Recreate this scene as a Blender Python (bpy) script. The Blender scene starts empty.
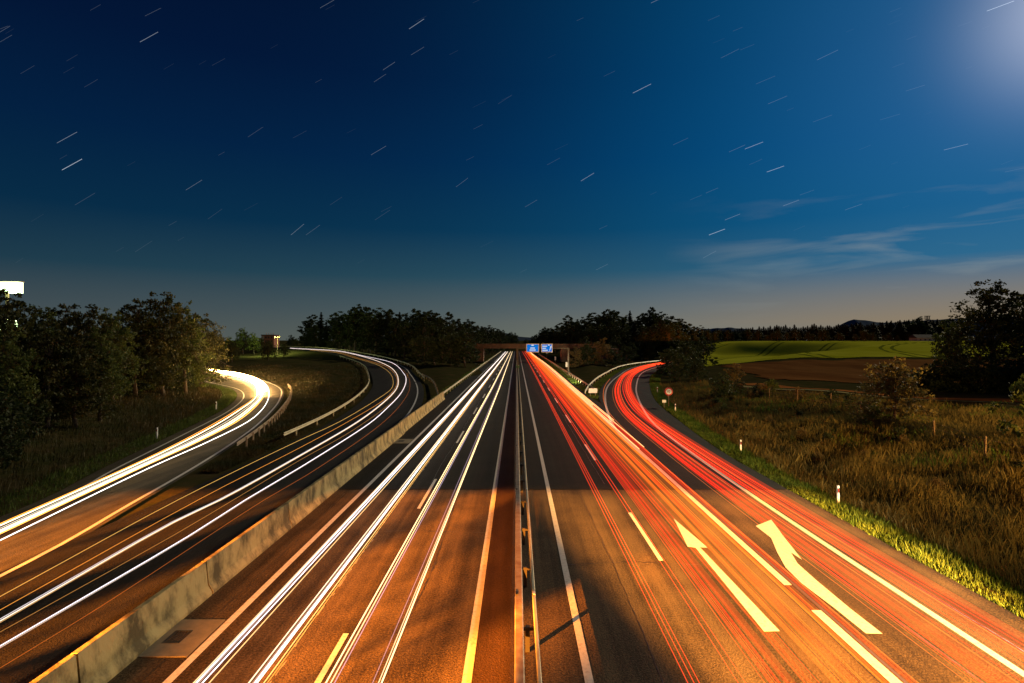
import bpy, math, random
import numpy as np
from mathutils import Vector
R = math.radians
random.seed(7); rng = np.random.default_rng(7)
sc = bpy.context.scene
col = sc.collection

# ------------------------------------------------------------------ camera, world, sun, exposure
F, VX, VY, H = 560.0, 516.5, 340.0, 8.5            # focal length in pixels, vanishing point of the road, eye height
cam = bpy.data.cameras.new('camera'); camo = bpy.data.objects.new('camera', cam); col.objects.link(camo)
camo.location = (0, 0, H); camo.rotation_euler = (R(90), 0, 0)
cam.sensor_width = 36; cam.lens = F / 1024 * 36
cam.shift_x = -(VX - 512) / 1024; cam.shift_y = -(341.5 - VY) / 1024
cam.clip_start = 0.05; cam.clip_end = 30000
sc.camera = camo
sc.view_settings.view_transform = 'Standard'; sc.view_settings.look = 'None'
sc.view_settings.exposure = 0; sc.view_settings.gamma = 1
sc.cycles.transparent_max_bounces = 96; sc.cycles.max_bounces = 4; sc.cycles.diffuse_bounces = 2
sc.cycles.use_denoising = True; sc.cycles.sample_clamp_indirect = 4
sc.cycles.caustics_reflective = False; sc.cycles.caustics_refractive = False

MOON_AZ, MOON_EL = R(45.5), R(23)
mdir = Vector((math.sin(MOON_AZ) * math.cos(MOON_EL), math.cos(MOON_AZ) * math.cos(MOON_EL), math.sin(MOON_EL)))
w = bpy.data.worlds.new('World'); sc.world = w; w.use_nodes = True
nt = w.node_tree; N = nt.nodes; L = nt.links
for n in list(N): N.remove(n)
def nd(t, **k):
    n = N.new(t)
    for a, b in k.items(): setattr(n, a, b)
    return n
def mth(op, a, b=None, clamp=False):
    n = nd('ShaderNodeMath', operation=op, use_clamp=clamp)
    for i, v in enumerate((a, b)):
        if v is None: continue
        if isinstance(v, (int, float)): n.inputs[i].default_value = v
        else: L.new(v, n.inputs[i])
    return n.outputs[0]
def mixc(fac, a, b, bt='MIX'):
    n = nd('ShaderNodeMix', data_type='RGBA', blend_type=bt)
    for s, v in ((0, fac), (6, a), (7, b)):
        if isinstance(v, (int, float)): n.inputs[s].default_value = v
        elif isinstance(v, tuple): n.inputs[s].default_value = (*v, 1)
        else: L.new(v, n.inputs[s])
    return n.outputs[2]
tc = nd('ShaderNodeTexCoord'); nrm = nd('ShaderNodeVectorMath', operation='NORMALIZE'); L.new(tc.outputs['Generated'], nrm.inputs[0])
sx = nd('ShaderNodeSeparateXYZ'); L.new(nrm.outputs[0], sx.inputs[0])
ramp = nd('ShaderNodeValToRGB'); L.new(sx.outputs['Z'], ramp.inputs[0])
stops = [(0.0, (.150, .165, .125)), (.05, (.082, .120, .125)), (.11, (.024, .078, .112)), (.19, (.0035, .040, .092)), (.30, (.0010, .021, .074)), (.42, (.0007, .0095, .045)), (.56, (.0008, .0048, .025))]
cr = ramp.color_ramp
while len(cr.elements) < len(stops): cr.elements.new(.5)
for e, (p, c) in zip(cr.elements, stops): e.position = p; e.color = (*c, 1)
dot = nd('ShaderNodeVectorMath', operation='DOT_PRODUCT'); L.new(nrm.outputs[0], dot.inputs[0]); dot.inputs[1].default_value = mdir
dp = mth('MAXIMUM', dot.outputs['Value'], 0.0)
left = mth('MULTIPLY', mth('SUBTRACT', 0.25, sx.outputs['X']), 1.0, True)
base = mixc(mth('MULTIPLY', left, .50), ramp.outputs[0], (.001, .006, .024))
lowfac = mth('SUBTRACT', 1.0, mth('MULTIPLY', sx.outputs['Z'], 9.0), True)
base = mixc(mth('MULTIPLY', lowfac, mth('MULTIPLY', left, .6)), base, (.066, .088, .098))
g1 = mixc(mth('POWER', dp, 6.0), (0, 0, 0), (.0, .075, .19))
g2 = mixc(mth('POWER', dp, 30.0), (0, 0, 0), (.02, .03, .05))
g3 = mixc(mth('POWER', dp, 260.0), (0, 0, 0), (.36, .33, .33))
skyc = mixc(1.0, mixc(1.0, mixc(1.0, base, g1, 'ADD'), g2, 'ADD'), g3, 'ADD')
# warm band low in the right of the sky
warm = mth('MULTIPLY', mth('POWER', dp, 6.0), mth('SUBTRACT', 1.0, mth('MULTIPLY', mth('ABSOLUTE', mth('SUBTRACT', sx.outputs['Z'], .03)), 11.0), True))
skyc = mixc(mth('MULTIPLY', warm, 1.3, True), skyc, (.30, .21, .11))
# thin cirrus
mp = nd('ShaderNodeMapping'); mp.inputs['Rotation'].default_value = (0, R(15), R(-20)); mp.inputs['Location'].default_value = (.35, 0, 1.3); mp.inputs['Scale'].default_value = (1.5, 2.6, 13)
L.new(nrm.outputs[0], mp.inputs[0])
nz = nd('ShaderNodeTexNoise'); nz.inputs['Scale'].default_value = 2.2; nz.inputs['Detail'].default_value = 8; nz.inputs['Roughness'].default_value = .5; nz.inputs['Distortion'].default_value = .5
L.new(mp.outputs[0], nz.inputs[0])
cl = mth('MULTIPLY', mth('SUBTRACT', nz.outputs[0], .52), 4.5, True)
cmask = mth('MULTIPLY', mth('MULTIPLY', mth('SUBTRACT', sx.outputs['X'], .25), 2.6, True), mth('SUBTRACT', 1.0, mth('MULTIPLY', mth('ABSOLUTE', mth('SUBTRACT', sx.outputs['Z'], .13)), 7.5), True))
skyc = mixc(mth('MULTIPLY', mth('MULTIPLY', cl, cmask), .62), skyc, (.33, .36, .34))
bg = nd('ShaderNodeBackground'); L.new(skyc, bg.inputs[0]); bg.inputs[1].default_value = 1.0
wo = nd('ShaderNodeOutputWorld'); L.new(bg.outputs[0], wo.inputs[0])

sun = bpy.data.lights.new('moonlight', 'SUN'); sun.energy = 1.9; sun.angle = R(.5); sun.color = (1, .84, .52)
suno = bpy.data.objects.new('moonlight', sun); col.objects.link(suno)
suno.rotation_euler = (-mdir).to_track_quat('-Z', 'Y').to_euler()

# ------------------------------------------------------------------ materials
M = {}
def nodemat(name):
    m = bpy.data.materials.new(name); m.use_nodes = True
    return m, m.node_tree.nodes, m.node_tree.links, m.node_tree.nodes['Principled BSDF']
def mat(name, c, rough=.8, c2=None, scale=1.0, metal=0, bump=0, bscale=None, detail=6, stretch=None, mid=(.35, .65), spec=None, transl=0):
    m, n, l, b = nodemat(name)
    b.inputs['Roughness'].default_value = rough; b.inputs['Metallic'].default_value = metal
    if spec is not None: b.inputs['Specular IOR Level'].default_value = spec
    b.inputs['Base Color'].default_value = (*c, 1)
    t = n.new('ShaderNodeTexCoord'); v = t.outputs['Object']
    if stretch:
        mpn = n.new('ShaderNodeMapping'); mpn.inputs['Scale'].default_value = stretch; l.new(v, mpn.inputs[0]); v = mpn.outputs[0]
    if c2:
        z = n.new('ShaderNodeTexNoise'); z.inputs['Scale'].default_value = scale; z.inputs['Detail'].default_value = detail; z.inputs['Roughness'].default_value = .65
        l.new(v, z.inputs[0])
        r = n.new('ShaderNodeValToRGB'); r.color_ramp.elements[0].position = mid[0]; r.color_ramp.elements[1].position = mid[1]
        r.color_ramp.elements[0].color = (*c, 1); r.color_ramp.elements[1].color = (*c2, 1)
        l.new(z.outputs[0], r.inputs[0]); l.new(r.outputs[0], b.inputs['Base Color'])
    if bump:
        z = n.new('ShaderNodeTexNoise'); z.inputs['Scale'].default_value = bscale or scale; z.inputs['Detail'].default_value = 4; l.new(v, z.inputs[0])
        bp = n.new('ShaderNodeBump'); bp.inputs['Strength'].default_value = bump; bp.inputs['Distance'].default_value = .03
        l.new(z.outputs[0], bp.inputs['Height']); l.new(bp.outputs[0], b.inputs['Normal'])
    M[name] = m
    return m
def asphalt(name, lo, hi, tint=(1, .92, .8)):
    """dark stone mix: fine aggregate speckle, worn wheel tracks, patches, cracks"""
    m, n, l, b = nodemat(name)
    t = n.new('ShaderNodeTexCoord')
    def noise(s, d, st=None, ro=.6):
        v = t.outputs['Object']
        if st:
            q = n.new('ShaderNodeMapping'); q.inputs['Scale'].default_value = st; l.new(v, q.inputs[0]); v = q.outputs[0]
        z = n.new('ShaderNodeTexNoise'); z.inputs['Scale'].default_value = s; z.inputs['Detail'].default_value = d; z.inputs['Roughness'].default_value = ro; l.new(v, z.inputs[0]); return z.outputs[0]
    a = n.new('ShaderNodeMath'); a.operation = 'MULTIPLY_ADD'; l.new(noise(16, 3, None, .8), a.inputs[0]); a.inputs[1].default_value = 1.5
    bb = n.new('ShaderNodeMath'); bb.operation = 'MULTIPLY_ADD'; l.new(noise(1, 4, (1.4, .03, 1)), bb.inputs[0]); bb.inputs[1].default_value = 1.1; bb.inputs[2].default_value = -1.05
    c3 = n.new('ShaderNodeMath'); c3.operation = 'MULTIPLY_ADD'; l.new(noise(.5, 5), c3.inputs[0]); c3.inputs[1].default_value = .6; l.new(bb.outputs[0], c3.inputs[2])
    l.new(c3.outputs[0], a.inputs[2])
    r = n.new('ShaderNodeValToRGB'); r.color_ramp.elements[0].position = .32; r.color_ramp.elements[1].position = .88
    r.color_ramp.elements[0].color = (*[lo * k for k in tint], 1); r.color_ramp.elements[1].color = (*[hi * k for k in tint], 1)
    l.new(a.outputs[0], r.inputs[0]); l.new(r.outputs[0], b.inputs['Base Color'])
    b.inputs['Roughness'].default_value = .8; b.inputs['Specular IOR Level'].default_value = .12
    bp = n.new('ShaderNodeBump'); bp.inputs['Strength'].default_value = .9; bp.inputs['Distance'].default_value = .03
    l.new(noise(22, 2), bp.inputs['Height']); l.new(bp.outputs[0], b.inputs['Normal'])
    M[name] = m
def foliage(name, c, c2, scale=.8):
    m, n, l, b = nodemat(name)
    t = n.new('ShaderNodeTexCoord'); g = n.new('ShaderNodeNewGeometry')
    z = n.new('ShaderNodeTexNoise'); z.inputs['Scale'].default_value = scale; z.inputs['Detail'].default_value = 5; l.new(g.outputs['Position'], z.inputs[0])
    r = n.new('ShaderNodeValToRGB'); r.color_ramp.elements[0].position = .35; r.color_ramp.elements[1].position = .65
    r.color_ramp.elements[0].color = (*c, 1); r.color_ramp.elements[1].color = (*c2, 1); l.new(z.outputs[0], r.inputs[0])
    l.new(r.outputs[0], b.inputs['Base Color']); b.inputs['Roughness'].default_value = .65; b.inputs['Specular IOR Level'].default_value = .25
    tr = n.new('ShaderNodeBsdfTranslucent'); l.new(r.outputs[0], tr.inputs[0])
    mx = n.new('ShaderNodeMixShader'); mx.inputs[0].default_value = .35; l.new(b.outputs[0], mx.inputs[1]); l.new(tr.outputs[0], mx.inputs[2])
    l.new(mx.outputs[0], n['Material Output'].inputs[0]); M[name] = m
def glow(name, c, s=1.0, clear=False):
    if name in M: return M[name]
    m = bpy.data.materials.new(name); m.use_nodes = True; n = m.node_tree.nodes; l = m.node_tree.links
    n.remove(n['Principled BSDF']); e = n.new('ShaderNodeEmission'); e.inputs[0].default_value = (*c, 1); e.inputs[1].default_value = s
    if clear:                                        # pure light: it adds to whatever is seen through it
        t = n.new('ShaderNodeBsdfTransparent'); a = n.new('ShaderNodeAddShader'); l.new(t.outputs[0], a.inputs[0]); l.new(e.outputs[0], a.inputs[1]); l.new(a.outputs[0], n['Material Output'].inputs[0])
    else: l.new(e.outputs[0], n['Material Output'].inputs[0])
    M[name] = m
    return m
asphalt('asphalt', .006, .024, (1, .86, .66)); asphalt('asphalt_near_glow', .018, .125, (1, .70, .38)); asphalt('asphalt_strip', .025, .07, (1, .6, .45)); asphalt('asphalt_loop', .03, .10, (1, .85, .55))  # near asphalt's base tint carries the orange wash of lamps and trails
mat('paint', (.60, .585, .55), .6, (.30, .26, .20), 7, mid=(.5, .78), bump=.3, bscale=25)
mat('ground', (.030, .036, .012), .95, (.060, .045, .020), .35, bump=.8, bscale=3, spec=0)
mat('soil', (.11, .045, .016), .95, (.19, .085, .028), .12, bump=.8, bscale=1.2, stretch=(1, .25, 1), spec=0)
mat('dirt_track', (.38, .15, .045), .95, (.18, .07, .022), .25, bump=.5, bscale=2, spec=0)
mat('pale_track', (.34, .30, .16), .95, (.22, .22, .10), .4, spec=0)
mat('concrete', (.42, .32, .13), .85, (.09, .065, .022), 1.3, bump=.5, bscale=9, detail=10, stretch=(1, 1, .6), mid=(.42, .62))
mat('concrete_dark', (.13, .115, .08), .9, (.20, .17, .11), 2, bump=.3, bscale=12)
mat('bridge_concrete', (.20, .12, .07), .85, (.12, .07, .04), .4)
mat('steel_dark', (.10, .08, .06), .7, (.07, .06, .04), 3, metal=.2)
mat('steel', (.42, .34, .24), .5, (.26, .16, .09), 3, metal=.3)
mat('steel_pale', (.62, .56, .38), .5, (.45, .40, .26), 1.2, metal=.2)
mat('iron', (.02, .02, .02), .6)
mat('sign_blue', (.01, .13, .55), .4); mat('white', (.82, .82, .80), .4); mat('red', (.62, .03, .015), .4); mat('black', (.015, .015, .015), .5)
mat('green_paint', (.03, .28, .10), .5)
mat('pane_glow', (.9, .9, .9), .4)
mat('wood', (.13, .085, .05), .9, (.20, .14, .09), 3); mat('bark', (.05, .038, .025), .95, (.09, .07, .05), 4, bump=.6, bscale=8)
mat('brick_red', (.42, .16, .10), .85, (.34, .12, .08), 1); mat('roof_dark', (.07, .05, .045), .8)
mat('wall_pale', (.60, .50, .46), .8, (.50, .42, .38), .4)
mat('hill', (.10, .13, .17), 1, (.13, .16, .20), .002, spec=0)  # bluish base colour stands in for haze over the distance
foliage('leaf_a', (.020, .030, .006), (.075, .068, .014)); foliage('leaf_b', (.045, .070, .014), (.12, .14, .03)); foliage('leaf_dark', (.018, .030, .010), (.040, .055, .016), .3)
foliage('leaf_brown', (.10, .065, .025), (.16, .12, .04)); foliage('needle', (.012, .022, .010), (.028, .042, .016), .2)
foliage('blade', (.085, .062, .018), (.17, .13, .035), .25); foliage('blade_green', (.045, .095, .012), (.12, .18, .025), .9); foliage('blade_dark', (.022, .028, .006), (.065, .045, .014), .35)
# green crop with paired tractor tracks
m_, n_, l_, b_ = nodemat('crop')
t_ = n_.new('ShaderNodeTexCoord'); s_ = n_.new('ShaderNodeSeparateXYZ'); l_.new(t_.outputs['Object'], s_.inputs[0])
z_ = n_.new('ShaderNodeTexNoise'); z_.inputs['Scale'].default_value = .03; z_.inputs['Detail'].default_value = 8; l_.new(t_.outputs['Object'], z_.inputs[0])
r_ = n_.new('ShaderNodeValToRGB'); r_.color_ramp.elements[0].position = .3; r_.color_ramp.elements[1].position = .7
r_.color_ramp.elements[0].color = (.27, .28, .012, 1); r_.color_ramp.elements[1].color = (.42, .42, .035, 1); l_.new(z_.outputs[0], r_.inputs[0])
def mm(op, a, b=None, c=None):
    q = n_.new('ShaderNodeMath'); q.operation = op
    for i, v in enumerate((a, b, c)):
        if v is None: continue
        if isinstance(v, (int, float)): q.inputs[i].default_value = v
        else: l_.new(v, q.inputs[i])
    return q.outputs[0]
rad = mm('SQRT', mm('ADD', mm('POWER', mm('SUBTRACT', s_.outputs[0], 420), 2), mm('POWER', mm('MULTIPLY', mm('SUBTRACT', s_.outputs[1], 160), 1.5), 2)))
fr = mm('FRACT', mm('DIVIDE', rad, 34))
ln = mm('ADD', mm('LESS_THAN', mm('ABSOLUTE', mm('SUBTRACT', fr, .4)), .022), mm('LESS_THAN', mm('ABSOLUTE', mm('SUBTRACT', fr, .53)), .022))
q_ = n_.new('ShaderNodeMix'); q_.data_type = 'RGBA'; l_.new(ln, q_.inputs[0]); l_.new(r_.outputs[0], q_.inputs[6]); q_.inputs[7].default_value = (.12, .14, .012, 1)
l_.new(q_.outputs[2], b_.inputs['Base Color']); b_.inputs['Roughness'].default_value = .9; b_.inputs['Specular IOR Level'].default_value = 0; M['crop'] = m_

# ------------------------------------------------------------------ helpers
def tag(o, label=None, cat=None, group=None, kind=None):
    if label: o['label'] = label
    if cat: o['category'] = cat
    if group: o['group'] = group
    if kind: o['kind'] = kind
    return o
def empty(name, loc, rz=0):
    o = bpy.data.objects.new(name, None); o.empty_display_size = .2; col.objects.link(o); o.location = loc; o.rotation_euler = (0, 0, rz); return o
def mesh(name, v, f, m, parent=None, smooth=False):
    me = bpy.data.meshes.new(name); me.from_pydata([tuple(map(float, p)) for p in v], [], [tuple(map(int, q)) for q in f]); me.materials.append(M[m] if isinstance(m, str) else m)
    if smooth: me.polygons.foreach_set('use_smooth', [True] * len(me.polygons))
    me.update(); o = bpy.data.objects.new(name, me); col.objects.link(o)
    if parent: o.parent = parent
    return o
def meshnp(name, v, quads, m, parent=None, k=4):
    me = bpy.data.meshes.new(name); nf = len(quads); me.vertices.add(len(v)); me.vertices.foreach_set('co', np.asarray(v, np.float32).ravel())
    me.loops.add(nf * k); me.loops.foreach_set('vertex_index', np.asarray(quads, np.int32).ravel())
    me.polygons.add(nf); me.polygons.foreach_set('loop_start', np.arange(nf, dtype=np.int32) * k); me.polygons.foreach_set('loop_total', np.full(nf, k, np.int32))
    me.materials.append(M[m]); me.update(calc_edges=True); o = bpy.data.objects.new(name, me); col.objects.link(o)
    if parent: o.parent = parent
    return o
class MB:
    def __init__(s): s.v = []; s.f = []
    def box(s, x0, x1, y0, y1, z0, z1, taper=0):
        b = len(s.v); t = taper
        s.v += [(x0, y0, z0), (x1, y0, z0), (x1, y1, z0), (x0, y1, z0), (x0 + t, y0 + t, z1), (x1 - t, y0 + t, z1), (x1 - t, y1 - t, z1), (x0 + t, y1 - t, z1)]
        s.f += [(b, b+3, b+2, b+1), (b+4, b+5, b+6, b+7), (b, b+1, b+5, b+4), (b+1, b+2, b+6, b+5), (b+2, b+3, b+7, b+6), (b+3, b, b+4, b+7)]
        return s
    def cyl(s, p, q, r0, r1=None, n=8):
        r1 = r0 if r1 is None else r1; p = Vector(p); q = Vector(q); d = (q - p).normalized()
        a = d.cross(Vector((0, 0, 1)) if abs(d.z) < .9 else Vector((1, 0, 0))).normalized(); c = d.cross(a); b = len(s.v)
        for (o, r) in ((p, r0), (q, r1)):
            for i in range(n):
                t = 2 * math.pi * i / n; s.v.append(tuple(o + a * (r * math.cos(t)) + c * (r * math.sin(t))))
        for i in range(n): j = (i + 1) % n; s.f.append((b + i, b + n + i, b + n + j, b + j))
        s.f.append(tuple(b + i for i in range(n))); s.f.append(tuple(b + n + i for i in reversed(range(n))))
        return s
    def build(s, name, m, parent=None, smooth=False): return mesh(name, s.v, s.f, m, parent, smooth)
def gp(px, py, z=0.0):                                # a point of the photograph brought down to height z
    D = F * (H - z) / (py - VY); return ((px - VX) / F * D, D)
def spline(pts, step=2.0):
    P = [np.array(p, float) for p in pts]; P = [2 * P[0] - P[1]] + P + [2 * P[-1] - P[-2]]; out = []
    for i in range(1, len(P) - 2):
        p0, p1, p2, p3 = P[i-1:i+3]
        a = max(np.linalg.norm(p1 - p0), 1e-6) ** .5; b = max(np.linalg.norm(p2 - p1), 1e-6) ** .5; c = max(np.linalg.norm(p3 - p2), 1e-6) ** .5
        m1 = (p1 - p0) / a - (p2 - p0) / (a + b) + (p2 - p1) / b; m2 = (p2 - p1) / b - (p3 - p1) / (b + c) + (p3 - p2) / c; m1 = m1 * b; m2 = m2 * b
        n = max(2, int(np.linalg.norm(p2 - p1) / step))
        for k in range(n):
            t = k / n; out.append((2*t**3-3*t*t+1)*p1 + (t**3-2*t*t+t)*m1 + (-2*t**3+3*t*t)*p2 + (t**3-t*t)*m2)
    out.append(P[-2]); return out
def normals(P):
    P = np.array(P)[:, :2]; d = np.gradient(P, axis=0); d /= np.linalg.norm(d, axis=1)[:, None] + 1e-9; return np.stack([d[:, 1], -d[:, 0]], 1)   # to the right of travel
def offset(P, o): n = normals(P); return [(p[0] + n[i][0] * o, p[1] + n[i][1] * o) + tuple(p[2:]) for i, p in enumerate(P)]
def sweep(P, prof, mb=None, closed=True):             # prof: (offset to the right, height)
    mb = mb or MB(); n = normals(P); b = len(mb.v); k = len(prof)
    for i, p in enumerate(P):
        z0 = p[2] if len(p) > 2 else 0
        for (o, z) in prof: mb.v.append((p[0] + n[i][0] * o, p[1] + n[i][1] * o, z0 + z))
    for i in range(len(P) - 1):
        for j in range(k if closed else k - 1):
            j2 = (j + 1) % k; mb.f.append((b + i*k + j, b + i*k + j2, b + (i+1)*k + j2, b + (i+1)*k + j))
    if closed: mb.f.append(tuple(b + j for j in reversed(range(k)))); mb.f.append(tuple(b + (len(P)-1)*k + j for j in range(k)))
    return mb
def ribbon(name, Lp, Rp, z, m, kind='structure', n=None, zf=None):
    n = n or max(len(Lp), len(Rp))
    def res(P):
        P = np.array(P)[:, :2]; s = np.r_[0, np.cumsum(np.linalg.norm(np.diff(P, axis=0), axis=1))]; s /= s[-1]; t = np.linspace(0, 1, n)
        return np.stack([np.interp(t, s, P[:, 0]), np.interp(t, s, P[:, 1])], 1)
    A, B = res(Lp), res(Rp); v = []; f = []
    for a, b in zip(A, B): v += [(a[0], a[1], z + (zf(a[1]) if zf else 0)), (b[0], b[1], z + (zf(b[1]) if zf else 0))]
    for i in range(n - 1): f.append((2*i, 2*i+1, 2*i+3, 2*i+2))
    return tag(mesh(name, v, f, m), kind=kind)
def line(name, P, wd, z=.012, m='paint', zf=None): return ribbon(name, offset(P, -wd / 2), offset(P, wd / 2), z, m, n=len(P), zf=zf)

def fz(y): return np.interp(y, [0, 112, 134, 162, 202, 233, 263, 283, 305, 330], [0, 0, .3, .75, 1.5, 2.5, 3.5, 4.2, 4.5, 4.5])
# ------------------------------------------------------------------ road layout (metres; x right, y ahead)
main_L = [(-10.8, -60), (-10.8, 80), (-10.9, 200), (-11, 420)]
E_near = 15.5
exit_R = spline([(15.5, -60), (15.5, 0), (15.5, 39.7), (17.2, 59.9), (19.4, 78), (24.5, 103), (30.5, 128), (38.5, 153), (49, 176), (66, 205), (92, 240), (125, 275)], 3)
exit_L = spline([(10.4, 50), (10.9, 66), (12.0, 81.6), (15.6, 102), (22.8, 132), (37, 178), (58, 216), (84, 250), (116, 285)], 3)
main_R = [(15.4, -60), (15.4, 38), (10.9, 60), (10.9, 83), (10.9, 420)]
r2_R = spline([(-10.9, -60), (-10.9, 30), (-10.95, 57), (-11.9, 68.7), (-14.5, 87.7), (-18.3, 108), (-24.4, 134), (-31.8, 162), (-47.8, 202), (-65, 233), (-84, 263), (-103, 283), (-130, 305), (-165, 328)], 3)
r2_L = spline([(-19.3, -60), (-18.9, 20), (-18.6, 40), (-19.1, 56), (-20, 66), (-22, 80.4), (-26, 100.9), (-32, 124), (-43, 160), (-56, 192), (-73, 225), (-91.5, 255), (-109, 274), (-136, 296), (-171, 319)], 3)
fl_R = spline([(-18.2, -60), (-18.2, 20), (-19.6, 28.7), (-21.7, 40.1), (-24.9, 53.5), (-28.4, 65.2), (-33.2, 79.3), (-40.5, 97), (-49.5, 112.5), (-62, 130), (-84, 151), (-120, 172), (-170, 190)], 2)
fl_L = spline([(-24.6, -60), (-24.8, 27), (-27.4, 37), (-30.5, 49), (-35.7, 68), (-41.8, 83.8), (-48.7, 96), (-58, 107), (-70, 120), (-92, 137), (-126, 156), (-174, 175)], 2)
polys = [main_L + main_R[::-1], exit_L + exit_R[::-1], r2_L + r2_R[::-1], fl_L + fl_R[::-1], [(13, 20), (9, 20), (9, 60), (17, 60)], [(-24.5, -60), (-24.5, 25), (-10, 25), (-10, -60)]]

def inside(x, y, poly):
    P = np.array([(p[0], p[1]) for p in poly]); c = np.zeros(x.shape, bool)
    for (x0, y0), (x1, y1) in zip(P, np.roll(P, -1, 0)):
        k = (y0 > y) != (y1 > y); c ^= k & (x < (x1 - x0) * (y - y0) / (y1 - y0 + 1e-12) + x0)
    return c
def dist_roads(x, y):
    d = np.full(x.shape, 1e9); ins = np.zeros(x.shape, bool)
    for poly in polys:
        P = np.array([(p[0], p[1]) for p in poly]); ins |= inside(x, y, poly)
        for a, b in zip(P, np.roll(P, -1, 0)):
            ab = b - a; t = np.clip(((x - a[0]) * ab[0] + (y - a[1]) * ab[1]) / (ab @ ab + 1e-9), 0, 1)
            d = np.minimum(d, np.hypot(x - a[0] - t * ab[0], y - a[1] - t * ab[1]))
    return np.where(ins, -d, d)
def sm(t, a, b): t = np.clip((t - a) / (b - a), 0, 1); return t * t * (3 - 2 * t)
def height(x, y):
    d = dist_roads(x, y); far = np.maximum(sm(y, 150, 260), sm(-x, 110, 200)); s0 = 1.0 + 14 * far
    z = np.full(x.shape, -.07)
    right = (x > 13) & (x > 13 + np.maximum(y - 60, 0) * .2)
    rb = -.35 * np.exp(-((d - 3.5) / 1.5) ** 2) * (1 - far) + 1.3 * sm(d, 4 + s0, 20 + s0)
    hill = 6.3 * sm(y, 110, 330) * sm(x, 40 + np.maximum(y - 150, 0) * .25, 95 + np.maximum(y - 150, 0) * .25) * sm(d, s0, s0 + 30)
    und = .25 * np.sin(x * .31 + 1.3 * np.sin(y * .11)) * np.sin(y * .23 + x * .07) * sm(d, 5, 14)
    lb = 3.2 * sm(d, 3 + s0, 24 + s0) + und
    isl = 1.3 * sm(d, 1.5 + s0 * .5, 12 + s0) + und * .8
    leftside = (x < -24) & ~((x > -24 - np.maximum(y - 26, 0) * 1.2) & (y > 30)) & (x < np.interp(y, [-60, 27, 37, 49, 68, 84, 96, 107, 120, 137, 156, 175, 176], [-24, -24, -27, -30, -35, -41, -48, -58, -70, -92, -126, -174, -1e4]))
    z = z + np.where(d > 0, np.where(right, rb + hill + und, np.where(leftside, lb, isl)), 0)
    C = np.array(r2_R) * .5; C = np.array(r2_R)[::3]; dd = np.full(x.shape, 1e9); e = np.zeros(x.shape)
    for a, b in zip(C[:-1], C[1:]):
        if b[1] < 95: continue
        ab = b - a; t = np.clip(((x + 4 - a[0]) * ab[0] + (y + 3 - a[1]) * ab[1]) / (ab @ ab), 0, 1); q = np.hypot(x + 4 - a[0] - t * ab[0], y + 3 - a[1] - t * ab[1])
        k = q < dd; dd = np.where(k, q, dd); e = np.where(k, fz(np.minimum(y, a[1] + t * ab[1] + 4)), e)
    back = sm(-x, 13, 20) * sm(y - 1.05 * (-x - 20), 120, 175) * fz(y)            # the forest floor behind the ramp keeps its level
    m1 = 1 - sm(dd, 9, 32); z = z * (1 - m1 * sm(y, 110, 150) * .9) + np.maximum(e * m1, 0) - .14 * (m1 > 0) * (y > 110) * (d < 3)
    return z
gx = np.unique(np.r_[np.arange(-900, -200, 20.), np.arange(-200, -120, 3.), np.arange(-120, 100, 1.5), np.arange(100, 420, 5.), np.arange(420, 1100, 25.)])
gy = np.unique(np.r_[np.arange(-60, 170, 1.5), np.arange(170, 340, 3.), np.arange(340, 420, 5.), np.arange(420, 1500, 30.)])
GX, GY = np.meshgrid(gx, gy); GZ = height(GX.ravel(), GY.ravel()).reshape(GX.shape)
def zg(x, y):
    x = np.atleast_1d(np.asarray(x, float)); y = np.atleast_1d(np.asarray(y, float))
    i = np.clip(np.searchsorted(gx, x) - 1, 0, len(gx) - 2); j = np.clip(np.searchsorted(gy, y) - 1, 0, len(gy) - 2)
    u = np.clip((x - gx[i]) / (gx[i+1] - gx[i]), 0, 1); v = np.clip((y - gy[j]) / (gy[j+1] - gy[j]), 0, 1)
    return GZ[j, i]*(1-u)*(1-v) + GZ[j, i+1]*u*(1-v) + GZ[j+1, i]*(1-u)*v + GZ[j+1, i+1]*u*v
def z1(x, y): return float(zg(x, y)[0])
def hit(px, py):                                     # where a pixel's ray meets the terrain
    D = np.r_[np.arange(12, 200, .25), np.arange(200, 1400, 1.)]; x = (px - VX) / F * D; z = H - (py - VY) / F * D
    k = np.nonzero(z <= zg(x, D))[0]; i = k[0] if len(k) else len(D) - 1; return (x[i], D[i], float(zg(x[i], D[i])[0]))
nx, ny = len(gx), len(gy); idx = np.arange(nx * ny).reshape(ny, nx)
quads = np.stack([idx[:-1, :-1].ravel(), idx[:-1, 1:].ravel(), idx[1:, 1:].ravel(), idx[1:, :-1].ravel()], 1)
g_ = meshnp('ground', np.stack([GX.ravel(), GY.ravel(), GZ.ravel()], 1), quads, 'ground'); tag(g_, kind='structure'); g_.data.polygons.foreach_set('use_smooth', [True] * len(g_.data.polygons))
v = [(0, 0, -1.2)] + [(14000 * math.cos(2*math.pi*i/64), 14000 * math.sin(2*math.pi*i/64), -1.2) for i in range(64)]
tag(mesh('far_ground', v, [(0, 1 + i, 1 + (i + 1) % 64) for i in range(64)], 'ground'), kind='structure')

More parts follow.
